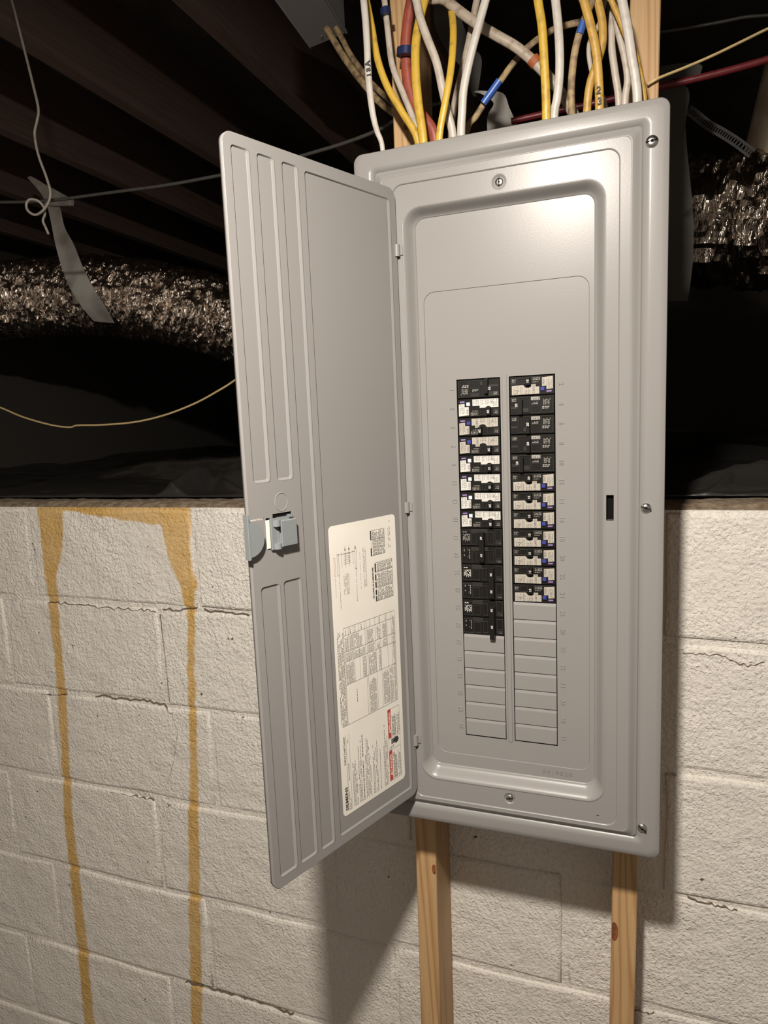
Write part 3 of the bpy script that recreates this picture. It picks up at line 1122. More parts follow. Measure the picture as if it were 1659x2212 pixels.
def part(key, name, par, builder, mats):
    if key not in _mesh_cache:
        m_ = MB()
        builder(m_)
        o = m_.build(name, mats, par)
        _mesh_cache[key] = o.data
        return o
    o = bpy.data.objects.new(name, _mesh_cache[key])
    COL.objects.link(o)
    o.parent = par
    return o


def poly2(mb, pts, y, mi, thick=.00025):
    P = [fr(*p) for p in pts]
    P = list(reversed(P)) if sum((b[0] - a[0]) * (b[1] + a[1]) for a, b in zip(P, P[1:] + P[:1])) > 0 else P
    mb.flat([P], y, mi)
    mb.loft(ring(P, y + thick), ring(P, y), mi, False)


def toggle(mb, s, t0, t1, num, numt, H=BH, out=.0052, w=.048, shift=0):
    x0, z1 = fr(s - w, t0, H)
    x1, z0 = fr(s + w, t1, H)
    mb.add([(x0 + .0004, -out, z0 + .0012), (x1 - .0004, -out, z0 + .0012), (x1 - .0004, -out, z1 - .0004), (x0 + .0004, -out, z1 - .0004),
            (x0 - .0004, 0, z0), (x1 + .0004, 0, z0), (x1 + .0004, 0, z1), (x0 - .0004, 0, z1)],
           [(0, 1, 2, 3), (0, 4, 5, 1), (1, 5, 6, 2), (2, 6, 7, 3), (3, 7, 4, 0)], 0)
    for tt in numt:
        x, z = fr(s, tt, H)
        put_text(mb, num, x, z, .0030, -out - .0001, 90, 1, True, 1.15)


def afci(par, num, num_s, pocket, white):
    k = (num, num_s, pocket, white)

    def body(mb):
        bbox_(mb, 0, 1, .02, .98, 0, .022, 0, BH, .0006)
        bframe(mb, pocket[0], pocket[1], .10, .42, -.0012)
        bbox_(mb, .03, .155, .13, .42, -.0006, 0, 1, BH, .0002)
        bbox_(mb, .49, .70, .06, .30, -.0008, 0, 1, BH, .0002)
        bmicro(mb, .04, .15, .14, .30, True, 11, 2, -.00075, .0019, .0009)
        bmicro(mb, .50, .69, .08, .24, True, 12, 2 if num_s < .45 else 3, -.00095, .0019, .0010)
        bmicro(mb, .52, .66, .30, .40, False, 13, 3, -.0001, .0016, .0008)
    part(('ab',) + k, 'body', par, body, [M_BLACK, M_BLACK2, M_DIMINK, M_DIMINK])

    def lab_(mb):
        if white:
            poly2(mb, [(.03, .50), (.20, .49), (.24, .56), (.30, .56), (.34, .48), (.47, .48), (.47, .60), (.64, .60), (.64, .94), (.03, .94)], -.0007, 0)
            bmicro(mb, .045, .455, .62, .92, True, 21, 1, -.0009, .0021, .0006)
            bmicro(mb, .48, .63, .64, .92, True, 22, 1, -.0009, .0021, .0006)
            bmicro(mb, .045, .20, .52, .62, True, 23, 1, -.0009, .0021, .0006)
        else:
            poly2(mb, [(.05, .48), (.31, .46), (.355, .60), (.43, .62), (.49, .56), (.49, .45), (.59, .44), (.59, .57), (.67, .57), (.67, .93), (.05, .95)], -.0007, 0)
            bmicro(mb, .065, .30, .52, .92, True, 21, 1, -.0009, .0021, .0006)
            bmicro(mb, .31, .48, .66, .92, True, 22, 1, -.0009, .0021, .0006)
            bmicro(mb, .60, .66, .62, .90, True, 23, 1, -.0009, .0021, .0006)
            x, z = fr(.545, .70)
            put_text(mb, 'CAFCI', x, z, .0030, -.0010, 90, 1, False, .95)
        cx, cz = fr(.17, .76)
        a = circ(cx, cz, .0016, 12)
        b = circ(cx, cz, .0012, 12)
        mb.loft(ring(a, -.00095), ring(b, -.00095), 1, False)
        poly2(mb, [(.73, .12), (.97, .08), (.97, .70), (.83, .73), (.83, .55), (.73, .56)], -.0007, 0)
        x, z = fr(.765, .33)
        put_text(mb, 'TEST', x, z, .0026, -.0010, 90, 1, False, 1.05)
        bmicro(mb, .80, .95, .14, .52, True, 24, 1, -.0009, .0018, .0006)
        bmicro(mb, .84, .95, .52, .68, True, 25, 1, -.0009, .0018, .0006)
        poly2(mb, [(.83, .79), (.94, .78), (.94, .86), (.83, .87)], -.0007, 2)
        bmicro(mb, .84, .93, .80, .85, False, 26, 3, -.0009, .0016, .0009)
    part(('al', white), 'sticker', par, lab_, [M_STICK_W if white else M_STICK_G, M_GREYINK, M_PURPLE, M_WHITEINK])

    def btn(mb):
        bbox_(mb, .70, .785, .60, .79, -.0020, 0, 0, BH, .0004)
    part(('abt', white), 'test_button', par, btn, [M_PALE if white else M_BLUE])

    def tg(mb):
        toggle(mb, num_s, .10, .50, num, [.27])
    part(('at', num, num_s), 'toggle', par, tg, [M_BLACK, M_WHITEINK])


def standard(par, num, num_s, tog_s, frame, dim=False):
    k = (num, num_s, tog_s, frame, dim)

    def body(mb):
        bbox_(mb, 0, 1, .02, .98, 0, .022, 0, BH, .0006)
        bframe(mb, frame[0], frame[1], .08, .92, -.0010)
        bbox_(mb, frame[0] + .10, frame[1] - .02, .62, .88, -.0009, 0, 1, BH, .0008)
        bframe(mb, .475, .70, .50, .92, -.0006)
        bframe(mb, .71, .975, .06, .92, -.0007)
        bbox_(mb, .02, frame[0] - .02, .08, .32, -.0006, 0, 1, BH, .0002)
        bbox_(mb, .02, frame[0] - .02, .55, .68, -.0006, 0, 1, BH, .0002)
        bmicro(mb, .03, .14, .12, .28, True, 31, 3, -.0008, .0018, .0010)
        bbox_(mb, .48, .68, .08, .26, -.0008, 0, 3 if not dim else 1, BH, .0001)
        bmicro(mb, .49, .67, .10, .24, True, 32, 0, -.00095, .0022, .0006)
        bmicro(mb, .49, .64, .30, .46, True, 33, 3, -.0002, .0014, .0008)
        bmicro(mb, .73, .92, .12, .50, True, 34, 3, -.0002, .0014, .0008, dens=.8)
        bmicro(mb, .73, .92, .56, .78, False, 35, 3, -.0002, .0020, .0013, dens=.95)
        x, z = fr(num_s, .48)
        put_text(mb, num, x, z, .0032, -.0012 if abs(num_s - tog_s) > .05 else -.0056, 90, 2, True, 1.1)
    part(('sb',) + k, 'body', par, body, [M_BLACK, M_BLACK2, M_WHITEINK, M_DIMINK])

    def tg(mb):
        toggle(mb, tog_s, .20, 1.0, num, [], out=.0054, w=.045)
    part(('st', tog_s), 'toggle', par, tg, [M_BLACK2 if False else M_BLACK, M_WHITEINK])


def double(par, num, tog_s, pocket, bright, tshift):
    k = (num, tog_s, pocket, bright, tshift)
    H = 2 * BH

    def body(mb):
        for q in (0, 1):
            bbox_(mb, 0, 1, .02 + q, .98 + q, 0, .022, 0, H, .0006)
            bframe(mb, pocket[0], pocket[1], .12 + q, .80 + q, -.0012, H)
            bbox_(mb, .02, .17, .12 + q, .30 + q, -.0008, 0, 1, H, .0002)
            bframe(mb, .02, .17, .34 + q, .95 + q, -.0006, H)
            bframe(mb, .56 if tog_s < .4 else .62, .74, .10 + q, .70 + q, -.0006, H)
            bframe(mb, .75, .985, .08 + q, .90 + q, -.0008, H)
            bbox_(mb, pocket[1], .75, .74 + q, .97 + q, -.0009, 0, 1, H, .0002)
            bmicro(mb, .04, .15, .15 + q, .26 + q, False, 51 + q, 3, -.00095, .0016, .0007, H=H)
        ink = 2 if bright else 3
        bmicro(mb, .78, .86, .22, .82, True, 52, 3, -.0002, .0022, .0010, H=H)
        bmicro(mb, .89, .95, .22, .82, True, 53, 3, -.0002, .0022, .0010, H=H)
        bmicro(mb, .77, .96, 1.20, 1.68, True, 54, ink, -.0002, .0015, .0009, H=H, dens=.9)
        bmicro(mb, .86, .97, 1.76, 1.88, False, 55, ink, -.0002, .0018, .0012, H=H, dens=.95)
    part(('db',) + k, 'body', par, body, [M_BLACK, M_BLACK2, M_WHITEINK, M_DIMINK])

    def tg(mb):
        toggle(mb, tog_s, .16 - tshift, 1.84 - tshift * .5, num, [.55, 1.50], H, .0062, .065)
    part(('dt', num, tog_s, tshift), 'linked_toggle', par, tg, [M_BLACK, M_WHITEINK])


ORD = ['top', 'second', 'third', 'fourth', 'fifth', 'sixth', 'seventh', 'eighth', 'ninth', 'tenth', 'eleventh', 'twelfth']


def breaker(side, row, rows=1):
    x = (XL0 + XL1) / 2 if side == 'L' else (XR0 + XR1) / 2
    o = empty('circuit_breaker', (x, YF - .0004, -.0254 * (row + rows / 2)))
    if side == 'L':
        o.rotation_euler = (0, math.pi, 0)
    return o


# NB a half turn about y keeps the face towards -y
def name_b(o, txt, grp):
    tag(o, txt, 'circuit breaker', grp)


GL, GR = 'circuit breakers in the left column', 'circuit breakers in the right column'
o = breaker('L', 0)
standard(o, '20', .23, .30, (.28, .48), True)
name_b(o, 'all-black 20 amp breaker without sticker at the top of the left column', GL)
spec = [(1, '20', .26, (.35, .46), True), (2, '20', .47, (.18, .30), False), (3, '20', .26, (.35, .46), False), (4, '15', .26, (.35, .46), True),
        (5, '15', .26, (.35, .46), True), (6, '20', .26, (.35, .46), True), (7, '20', .26, (.35, .46), True)]
for row, num, ns, pk, wh in spec:
    o = breaker('L', row)
    afci(o, num, ns, pk, wh)
    name_b(o, '%s amp breaker, %s sticker and %s button, %s from top, left column' % (num, 'white' if wh else 'beige', 'white' if wh else 'blue', ORD[row]), GL)
for i, (row, num, ts, pk, br, sh, lb_) in enumerate(((8, '60', .49, (.20, .35), False, 0, 'double 60 amp breaker with long joined toggle, uppermost of the three double ones'),
                                                (10, '30', .27, (.38, .50), True, 0, 'double 30 amp breaker between the other two double breakers'),
                                                (12, '30', .27, (.38, .50), True, .34, 'lowest double 30 amp breaker, toggle overhanging the blank plate below'))):
    o = breaker('L', row, 2)
    double(o, num, ts, pk, br, sh)
    name_b(o, lb_, GL)
o = breaker('R', 0)
afci(o, '15', .42, (.18, .36), False)
name_b(o, '15 amp breaker with sticker and blue button at the top of the right column', GR)
for row, ns, ts in ((1, .145, .25), (2, .41, .41), (3, .41, .41), (4, .145, .25)):
    o = breaker('R', row)
    standard(o, '20', ns, ts, (.19, .46))
    name_b(o, 'black 20 amp breaker without sticker, %s from top of right column' % ORD[row], GR)
for row in range(5, 12):
    num = '20' if row == 5 else '15'
    o = breaker('R', row)
    afci(o, num, .42, (.18, .36), False)
    name_b(o, '%s amp breaker, beige sticker and blue button, %s, right column' % (num, ORD[row] + ' from top' if row < 11 else 'lowest of all'), GR)

# ================================================================ CABLES ABOVE THE PANEL
def cable(name, pts, w_px, m, label, y0, y1=None, flat=.62, group='cables entering the top of the panel', thin_end=1.0, cat='cable', into_box=True, up=True, yp=1.0):
    """pts bottom to top in photo pixels; y0,y1 depth at the bottom and at the top"""
    y1 = y0 if y1 is None else y1
    P = []
    n = len(pts)
    for i, (x, y) in enumerate(pts):
        P.append(at(x, y, y0 + (y1 - y0) * (i / (n - 1)) ** yp))
    depth = (P[n // 2] - CAM).dot(CF)
    w = w_px * depth / FPX * 1.12
    if into_box:
        P.insert(0, Vector((P[0].x + (P[0].x - P[1].x) * .3, P[0].y, .262)))
    if up:
        d = (P[-1] - P[-2]).normalized()
        q = P[-1] + d * .06
        P.append(q)
        P.append(Vector((q.x + d.x * .05, q.y + .01, max(q.z + .1, .805))))
    mb = MB()
    wf = (lambda t: w * (thin_end + (1 - thin_end) * min(1, t * 2.2))) if thin_end != 1.0 else w
    tube(mb, P, wf, w * flat)
    o = mb.build(name, m)
    tag(o, label, cat, group)
    return o, w


def marks(o, pts_text, Y, m=M_INK):
    mb = MB()
    for (t, px, py, h, rot) in pts_text:
        c = at(px, py, Y)
        V, F = glyphs(t, True)
        cc, ss = math.cos(math.radians(rot)), math.sin(math.radians(rot))
        mb.add([(c.x + h * (x * cc - z * ss), Y, c.z + h * (x * ss + z * cc)) for x, z in V], F)
    mb.build('handwriting', m, o)


def sleeve(o, name, a, b, Y, w, th, m, n=10):
    mb = MB()
    A, B = at(*a, Y), at(*b, Y)
    tube(mb, [A, (A + B) / 2, B], w, th, n=n)
    return mb.build(name, m, o)


c1, w = cable('white_cable', [(826, 318), (815, 285), (806, 250), (799, 200), (795, 150), (793, 100), (790, 50), (786, 5)], 14, M_WHT, 'leftmost white cable with handwritten 18A entering the panel', .020, thin_end=.62)
marks(c1, [('A', 794, 137, .0076, 95), ('8', 795.5, 150, .0066, 95), ('1', 797, 161, .0066, 95)], .020 - .0040)
cable('yellow_cable', [(902, 303), (872, 248), (838, 190), (816, 130), (803, 60), (791, 0)], 14, M_YEL, 'soiled yellow cable just right of the white cable marked 18A', .050)
c3, w = cable('white_cable', [(905, 300), (893, 258), (870, 200), (847, 140), (838, 70), (831, 5)], 12, M_BEI, 'off-white cable with a dark blue clip near the top left', .062)
sleeve(c3, 'cable_clip', (832, 19), (834, 34), .060, .015, .014, M_NAVY)
c4, w = cable('red_cable', [(938, 297), (918, 258), (898, 232), (883, 190), (877, 140), (876, 90), (882, 35), (888, 0)], 21, M_REDC, 'only red cable entering the panel, held by a blue staple', .078)
sleeve(c4, 'cable_staple', (875, 103), (874, 120), .070, .024, .016, M_NAVY)
cable('yellow_cable', [(914, 302), (904, 228), (898, 160), (898, 95), (907, 40), (917, 0)], 18, M_YEL, 'thick yellow cable in front of the red cable', .038, .050)
cable('beige_cable', [(978, 292), (966, 240), (955, 190), (943, 135), (922, 80), (908, 40), (899, 0)], 16, M_BEI, 'beige cable crossing over the thick yellow cable at the top', .030, .024)
cable('yellow_cable', [(949, 296), (960, 230), (971, 170), (977, 120), (979, 60), (972, 0)], 14.5, M_YEL, 'thin yellow cable curving left to right over the beige cable', .013, .088, yp=3.5)
cable('beige_cable', [(996, 290), (998, 245), (1002, 190), (1018, 115), (1034, 55), (1049, 0)], 17, M_WHT, 'smooth light beige cable leaning right, second behind the blue-taped one', .030)
cable('beige_cable', [(975, 290), (981, 230), (998, 155), (1014, 85), (1030, 0)], 14, M_BEID, 'shaded beige cable behind the smooth light beige cable', .088)
c8, w = cable('beige_cable', [(1246, 262), (1228, 226), (1198, 182), (1160, 140), (1117, 103), (1071, 76), (1028, 50), (992, 24), (962, 0)], 20, M_BEID, 'soiled beige cable running diagonally behind the others', .070, .066, into_box=False)
sleeve(c8, 'rust_mark', (1150, 127), (1160, 139), .0690, .0170, .0110, M_STAINR)
c11, w = cable('tan_cable', [(1008, 286), (1028, 252), (1050, 218), (1079, 178), (1103, 144), (1132, 110), (1163, 84), (1205, 60), (1262, 46)], 13, M_TAN, 'dirty tan cable wrapped with a band of blue tape', .075, .105, up=False)
sleeve(c11, 'tape_band', (1044, 224), (1079, 175), .0760, .0105, .0100, M_TAPE)
cable('yellow_cable', [(1180, 254), (1179, 200), (1176, 140), (1171, 60), (1162, 0)], 17, M_YEL, 'clean straight yellow cable in the middle, beside the glossy white one', .030)
cable('white_cable', [(1197, 250), (1203, 215), (1208, 170), (1209, 120), (1206, 60), (1200, 0)], 17, M_WHT, 'glossy white cable beside the clean straight yellow cable', .034)
c14, w = cable('tan_cable', [(1235, 244), (1234, 190), (1239, 130), (1248, 85), (1260, 48), (1280, 0)], 14.5, M_TAN, 'grimy tan cable whose upper end is wrapped in blue tape', .050)
sleeve(c14, 'tape_band', (1252, 74), (1261, 46), .0500, .0100, .0090, M_TAPE)
c15, w = cable('yellow_cable', [(1295, 234), (1294, 190), (1290, 130), (1284, 90), (1274, 47), (1261, 0)], 17, M_YELD, 'amber yellow cable with the handwritten number 23', .026)
marks(c15, [('2', 1293, 194, .0085, -8), ('3', 1295, 218, .0085, -4)], .026 - .0046)
cable('yellow_cable', [(1268, 240), (1275, 180), (1290, 135), (1301, 95), (1301, 48), (1291, 0)], 16, M_YELD, 'amber yellow cable twisting behind the one marked 23', .052)
c17, w = cable('white_cable', [(1308, 232), (1292, 195), (1276, 145), (1273, 95), (1295, 50), (1306, 0)], 9, M_BEI, 'thin off-white wire behind the cable marked 23', .072)
cable('white_cable', [(1337, 222), (1329, 160), (1321, 95), (1324, 30), (1330, 0)], 14, M_BEI, 'off-white cable, left one of the pair near the right stud', .066)
cable('white_cable', [(1350, 222), (1356, 172), (1350, 125), (1336, 65), (1326, 10)], 14, M_BEI, 'off-white cable, right one of the pair near the right stud', .058)
cable('white_cable', [(1377, 217), (1373, 172), (1365, 125), (1356, 63), (1344, 0)], 18, M_WHT, 'broad white cable in front of the right stud', .028)
cable('yellow_cable', [(1391, 214), (1382, 160), (1371, 115), (1354, 80), (1340, 45), (1321, 0)], 12, M_YELD, 'narrow yellow cable crossing behind the broad white cable', .044)

# dim tan pair coming from the junction box
G2 = 'dim cables from the junction box'
cable('tan_cable', [(900, 272), (855, 247), (816, 217), (788, 184), (766, 156), (742, 122), (722, 89), (705, 60)], 13, M_TAN, 'lower of two dim tan cables running to the junction box', .202, .25, group=G2, up=False, into_box=False)
cable('tan_cable', [(905, 256), (870, 238), (843, 218), (806, 184), (788, 162), (774, 143), (755, 115), (739, 84), (725, 60)], 11, M_TAN, 'upper of two dim tan cables running to the junction box', .215, .265, group=G2, up=False, into_box=False)

# ---- loose wires in the background
def wire(name, pts, r, m, label, cat='wire', group=None, k=6):
    P = [at(x, y, Y) for x, y, Y in pts]
    mb = MB()
    tube(mb, P, 2 * r, None, n=8, k=k)
    o = mb.build(name, m)
    tag(o, label, cat, group)
    return o


wire('hanging_wire', [(-8, -120, .30), (10, -40, .30), (25, 0, .30), (41, 60, .30), (56, 120, .30), (72, 185, .30), (83, 235, .30), (80, 262, .30), (75, 290, .30), (83, 335, .30), (101, 385, .30),
                      (109, 420, .30), (98, 449, .297), (78, 464, .294), (61, 456, .292), (57, 441, .292), (65, 431, .294), (82, 434, .30), (95, 448, .306), (97, 463, .308), (93, 477, .31), (99, 492, .31), (105, 506, .31)],
     .0028, M_COAX, 'thin off-white wire hanging from the joists with a curled end')
wire('hanging_wire', [(-60, 860, .50), (0, 880, .50), (50, 901, .50), (110, 918, .50), (150, 923, .50), (168, 919, .50), (220, 918, .50), (290, 912, .50), (355, 897, .50), (420, 872, .50), (470, 845, .50),
                      (512, 818, .50), (600, 750, .46), (720, 650, .38), (830, 560, .28), (905, 500, .186)], .0026, M_STRING, 'cream wire sagging in front of the black sheeting on the left')
wire('hanging_wire', [(1398, 183, .0945), (1407, 178, .0955), (1425, 168, .097), (1480, 146, .12), (1540, 120, .14), (1600, 91, .16), (1659, 62, .18), (1740, 25, .20)], .0019, M_STRING, 'cream wire rising from the right stud to the right')
wire('red_tube', [(1105, 262, .34), (1180, 245, .34), (1290, 222, .34), (1423, 188, .34), (1470, 178, .34), (1560, 156, .34), (1659, 128, .34), (1760, 92, .34)], .0056, M_PEX, 'dark red plastic tube running behind the right stud', 'pipe')
wire('grey_cable', [(-60, 438, .33), (0, 437, .33), (60, 436, .33), (120, 432, .33), (240, 416, .33), (360, 400, .33), (480, 378, .33), (570, 360, .33), (665, 333, .33), (745, 309, .32), (820, 280, .30), (862, 254, .28), (905, 232, .27), (960, 222, .27)],
     .0035, M_GREYC, 'dim grey cable running level behind the open door', 'cable')
wire('grey_cable', [(1380, 75, .60), (1452, 66, .60), (1500, 58, .60), (1560, 47, .60), (1610, 37, .60), (1659, 33, .60), (1740, 25, .60)], .0030, M_GREYC, 'faint grey cable crossing the dark at the upper right', 'cable')

# ---- junction box
jb = empty('junction_box', (-.375, .0, .80))
tag(jb, 'square steel junction box with a flat screwed cover under the joists', 'junction box')
A_, B_, C_ = at(670, 103, 0), at(750, 70, 0), None
def atz(px, py, Z):
    d = CF + CR * ((px - 829.5) / FPX) - CU * ((py - 1106.0) / FPX)
    return CAM + d * ((Z - CAM.z) / d.z)
ZJ = .72
q0, q1, q2 = atz(670, 103, ZJ), atz(750, 70, ZJ), atz(595, 0, ZJ)
ax = (q1 - q0)
ay = (q2 - q0).normalized() * ax.length * 2.1
jb.location = q0
mb = MB()
def quadprism(mb, o0, u, v, z0, z1, mi=0, ins=0.0):
    c = [o0 + u * ins + v * ins, o0 + u * (1 - ins) + v * ins, o0 + u * (1 - ins) + v * (1 - ins), o0 + u * ins + v * (1 - ins)]
    P = [(p.x, p.y, p.z + z0) for p in c] + [(p.x, p.y, p.z + z1) for p in c]
    mb.add(P, [(0, 3, 2, 1), (4, 5, 6, 7), (0, 1, 5, 4), (1, 2, 6, 5), (2, 3, 7, 6), (3, 0, 4, 7)], mi)
Z0 = Vector((0, 0, 0))
quadprism(mb, Z0, ax, ay, 0, .0022)
quadprism(mb, Z0 + ax * .97, ax * .03, ay, -.002, .004)
quadprism(mb, Z0, ax * .012, ay, -.002, .003)
mb.build('cover_plate', M_GALV, jb)
mb = MB()
quadprism(mb, Z0, ax, ay, .0024, .08, 0, .03)
mb.build('box_body', M_GALV, jb)
for (a, b) in ((.42, .10), (.62, .93)):
    s_ = MB()
    p = ax * a + ay * b
    pr = [(p.x + .0035 * math.cos(t * math.pi / 6), p.y + .0035 * math.sin(t * math.pi / 6), -.0002) for t in range(12)]
    pr2 = [(p.x + .0022 * math.cos(t * math.pi / 6), p.y + .0022 * math.sin(t * math.pi / 6), -.0020) for t in range(12)]
    s_.loft(pr2, pr)
    s_.add(pr2, [tuple(reversed(range(12)))], 0)
    s_.build('screw', M_STEEL, jb)

# ================================================================ CRAWL SPACE
# black sheeting over the ground
mb = MB()
NX, NY = 620, 120
V = []
def fold(X, Y, cx, cy, dirx, diry, L_, wv, h):
    dx, dy = X - cx, Y - cy
    a = dx * dirx + dy * diry
    b = -dx * diry + dy * dirx
    return h * math.exp(-(a / L_) ** 2) * max(0, 1 - abs(b) / wv) ** 1.5
f1 = at(438, 1040, .36)
f2 = at(1600, 1075, .34)
for i in range(NX + 1):
    for j in range(NY + 1):
        u_ = i / NX
        X = (-2.6 + 1.5 * u_ / .12) if u_ < .12 else ((-1.1 + 1.9 * (u_ - .12) / .78) if u_ < .90 else (.8 + 1.0 * (u_ - .90) / .10))
        t = j / NY
        Y = .262 + 3.33 * t ** 2.2
        p = Vector((X * 2.1, Y * 2.1, 1.3))
        z = -.186 + .03 * (noise.fractal(p, .9, 2.0, 3)) * min(1, (Y - .24) * 4) + .008 * abs(noise.noise(Vector((X * 7, Y * 5, 5)))) 
        z += max(fold(X, Y, f1.x, f1.y, .10, .99, .12, .045, .058), fold(X, Y, f1.x + .11, f1.y + .03, .985, .17, .13, .050, .060), fold(X, Y, f1.x + .06, f1.y - .01, .80, -.6, .09, .03, .035))
        z += max(fold(X, Y, f2.x + .02, f2.y, .98, .2, .10, .055, .045), fold(X, Y, f2.x - .01, f2.y - .01, .6, .8, .06, .03, .032))
        z += fold(X, Y, -.9, .75, .98, .2, .5, .15, .05) + fold(X, Y, .60, .95, .99, .05, .25, .022, .11)
        z = max(z, -.1865 if Y < .42 else -.3)
        if j == 0:
            z = -.1885
        V.append((X, Y, z))
mb.add(V, [(i * (NY + 1) + j, (i + 1) * (NY + 1) + j, (i + 1) * (NY + 1) + j + 1, i * (NY + 1) + j + 1) for i in range(NX) for j in range(NY)], 0, True)
o = mb.build('plastic_sheet', M_POLY)
tag(o, 'black plastic sheeting spread over the crawl space behind the wall top', 'plastic sheet')


def duct(name, path, R, label, seed, m=M_FOIL, NA=72, NL=260, amp=.010, fr_=60):
    P = catmull([Vector(p) for p in path], 12)
    # resample
    L = [0]
    for a, b in zip(P, P[1:]):
        L.append(L[-1] + (b - a).length)
    S = []
    k = 0
    for i in range(NL + 1):
        s = L[-1] * i / NL
        while k < len(L) - 2 and L[k + 1] < s:
            k += 1
        S.append((P[k].lerp(P[k + 1], (s - L[k]) / max(1e-6, L[k + 1] - L[k])), s))
    mb = MB()
    V = []
    for i, (p, s) in enumerate(S):
        t = (S[min(i + 1, NL)][0] - S[max(i - 1, 0)][0]).normalized()
        side = t.cross(Vector((0, 0, 1))).normalized()
        up = side.cross(t)
        for a in range(NA):
            an = 2 * math.pi * a / NA
            d = side * math.cos(an) + up * math.sin(an)
            q = Vector((s * fr_, math.cos(an) * 1.6, math.sin(an) * 1.6 + seed))
            c = noise.ridged_multi_fractal(q, .8, 2.1, 3, 1.0, 2.0) if False else abs(noise.noise(q)) + .5 * abs(noise.noise(q * 2.3))
            q2 = Vector((s * 7, math.cos(an) * 1.2, math.sin(an) * 1.2 + seed * 3))
            c2 = noise.noise(q2)
            rr_ = R * (1 + .05 * c2) - amp * c * 1.6 + .004 * noise.noise(Vector((s * 90, an * 9, seed)))
            V.append(tuple(p + d * rr_))
    F = [(i * NA + a, i * NA + (a + 1) % NA, (i + 1) * NA + (a + 1) % NA, (i + 1) * NA + a) for i in range(NL) for a in range(NA)]
    mb.add(V, F, 0, False)
    mb.add([V[a] for a in range(NA)], [tuple(range(NA))])
    mb.add([V[NL * NA + a] for a in range(NA)], [tuple(reversed(range(NA)))])
    o = mb.build(name, m)
    tag(o, label, 'duct')
    return o


duct('foil_duct', [at(-230, 680, .98), at(-150, 668, 1.0), at(60, 645, 1.03), at(230, 640, 1.06), at(400, 665, 1.12), at(560, 715, 1.25), at(760, 790, 1.5)], .140, 'crinkled foil duct hanging at the left behind the open door', 2.0, M_FOIL, 72, 300, .014, 46)
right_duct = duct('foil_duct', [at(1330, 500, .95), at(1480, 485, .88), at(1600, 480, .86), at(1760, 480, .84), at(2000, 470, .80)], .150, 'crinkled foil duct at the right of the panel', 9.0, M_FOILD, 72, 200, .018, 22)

# tapered sheet metal boot on the right duct
mb = MB()
cA, cB = at(1668, 352, .84), at(1740, 120, .84)
ra = [tuple(cA + Vector((.062 * math.cos(t * math.pi / 16), .062 * math.sin(t * math.pi / 16), 0))) for t in range(32)]
rb = [tuple(cB + Vector((.075 * math.cos(t * math.pi / 16), .075 * math.sin(t * math.pi / 16), 0))) for t in range(32)]
rm = [tuple(cA + Vector((.066 * math.cos(t * math.pi / 16), .066 * math.sin(t * math.pi / 16), -.012))) for t in range(32)]
mb.loft(rm, ra)
mb.loft(ra, rb)
mb.add(rb, [tuple(range(32))])
mb.add(rm, [tuple(reversed(range(32)))])
co = mb.build('duct_collar', M_SHEET, right_duct)
co['label'] = 'brownish sheet metal collar'


def ribbon(name, left, right, m, label, th=.0016, cat='strap', group=None, k=5):
    A = catmull([at(*p) for p in left], k)
    B = catmull([at(*p) for p in right], k)
    mb = MB()
    n = len(A)
    V = []
    for a, b in zip(A, B):
        for t in (0, .33, .67, 1):
            V.append(tuple(a.lerp(b, t)))
    V2 = [(x, y + th, z) for x, y, z in V]
    N = len(V)
    F = [(i * 4 + j, i * 4 + j + 1, (i + 1) * 4 + j + 1, (i + 1) * 4 + j) for i in range(n - 1) for j in range(3)]
    mb.add(V + V2, F + [tuple(x + N for x in reversed(f)) for f in F], 0, True)
    edge = [i * 4 for i in range(n)]
    edge2 = [i * 4 + 3 for i in range(n)]
    mb.add(V + V2, [(a, b, b + N, a + N) for E_ in (edge, edge2) for a, b in zip(E_, E_[1:])])
    o = mb.build(name, m)
    tag(o, label, cat, group)
    return o


o = ribbon('duct_strap', [(58, 383, .90), (84, 412, .88), (100, 440, .86), (110, 480, .84), (120, 530, .815), (134, 580, .80), (151, 622, .80), (176, 662, .82), (203, 694, .86)],
       [(66, 380, .90), (105, 405, .88), (128, 445, .86), (139, 490, .84), (160, 530, .815), (180, 580, .80), (205, 628, .80), (230, 668, .82), (247, 698, .86)],
       M_STRAP, 'grey cloth strap slung over the left foil duct')
mb = MB()
tube(mb, [at(98, 436, .855), at(120, 438, .85), (at(157, 437, .85))], .021, .012, n=10)
mb.build('strap_roll', M_STRAP, o)
mb = MB()
P_ = [at(66, 383, .90), at(105, 402, .88), at(152, 428, .86), at(112, 434, .86), at(90, 418, .87)]
mb.add([tuple(p) for p in P_] + [(p.x, p.y + .002, p.z) for p in P_], [(0, 1, 2, 3, 4), (9, 8, 7, 6, 5)] + [(i, (i + 1) % 5, (i + 1) % 5 + 5, i + 5) for i in range(5)])
mb.build('strap_flap', M_STRAP, o)

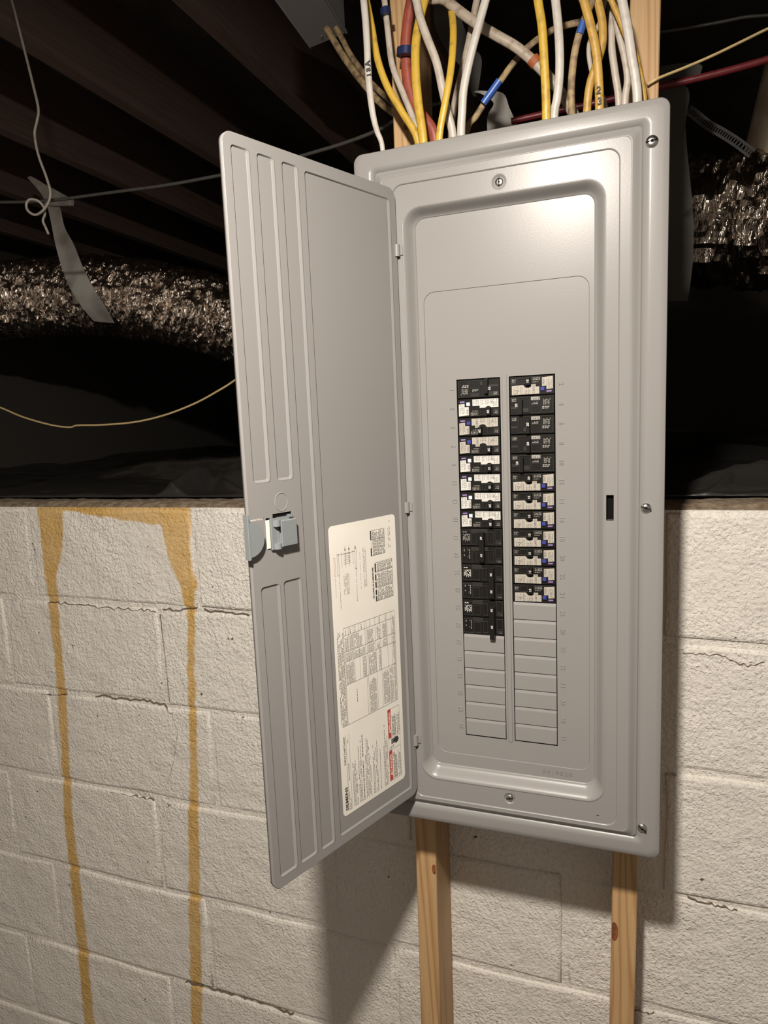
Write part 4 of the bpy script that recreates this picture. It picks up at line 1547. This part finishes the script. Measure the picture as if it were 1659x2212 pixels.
rs = ribbon('duct_strap', [(1377, -520, .52), (1377, 0, .52), (1377, 145, .52), (1382, 190, .52), (1400, 260, .52), (1400, 330, .52), (1400, 420, .53), (1400, 500, .54), (1400, 580, .56), (1400, 650, .60)],
       [(1418, -520, .52), (1418, 0, .52), (1418, 145, .51), (1486, 190, .50), (1481, 262, .50), (1484, 320, .50), (1492, 400, .51), (1498, 480, .52), (1496, 570, .54), (1486, 650, .58)],
       M_STRAP_SHADE, 'broad dark grey strap hanging right beside the panel edge')
se = ribbon('strap_end', [(1400, 150, .47), (1440, 141, .47), (1480, 136, .47), (1510, 138, .47), (1518, 144, .47)],
       [(1400, 172, .46), (1440, 170, .46), (1480, 168, .46), (1508, 166, .46), (1513, 160, .46)], M_STRAP_SHADE, None, k=3)
del se['category']
se.parent = rs
o = ribbon('duct_strap', [(925, -560, .44), (930, -60, .43), (936, 10, .42), (941, 60, .42), (965, 110, .41), (1000, 150, .40), (1015, 190, .39), (1022, 208, .38)],
           [(985, -560, .44), (985, -60, .43), (990, 10, .42), (1003, 60, .42), (1020, 100, .41), (1040, 125, .40), (1036, 175, .39), (1029, 208, .38)],
           M_STRAP_SHADE, 'grey cloth strap hanging behind the cables above the panel')  # upper length painted dark for the shade it hangs in
se = ribbon('strap_end', [(1024, 200, .375), (1040, 203, .365), (1066, 222, .36), (1055, 245, .36), (1052, 262, .36), (1053, 292, .36)],
            [(1026, 196, .375), (1044, 196, .365), (1086, 201, .36), (1100, 232, .36), (1112, 258, .36), (1126, 290, .36)], M_STRAP, None)
del se['category']
se.parent = o

# perforated hanger strap, built as rails and rungs so that the holes are open
mb = MB()
P_ = catmull([at(x, y, .74) for x, y in ((1486, 236), (1505, 250), (1530, 270), (1560, 287), (1590, 306), (1625, 332))], 6)
wd = .0095
for a, b in zip(P_, P_[1:]):
    d = (b - a).normalized()
    nrm_ = Vector((-d.z, 0, d.x))
    for s in (-1, 1):
        c0 = nrm_ * (s * wd)
        c1_ = nrm_ * (s * wd * .45)
        q = [a + c0, b + c0, b + c1_, a + c1_]
        mb.add([tuple(p) for p in q] + [(p.x, p.y + .001, p.z) for p in q], [(0, 1, 2, 3), (7, 6, 5, 4), (0, 4, 5, 1), (2, 6, 7, 3)])
    q = [a + nrm_ * wd * .5, a + d * (b - a).length * .45 + nrm_ * wd * .5, a + d * (b - a).length * .45 - nrm_ * wd * .5, a - nrm_ * wd * .5]
    mb.add([tuple(p) for p in q] + [(p.x, p.y + .001, p.z) for p in q], [(0, 1, 2, 3), (7, 6, 5, 4)])
tag(mb.build('perforated_strap', M_GREYC), 'perforated metal hanger strap running down to the right foil duct', 'strap')
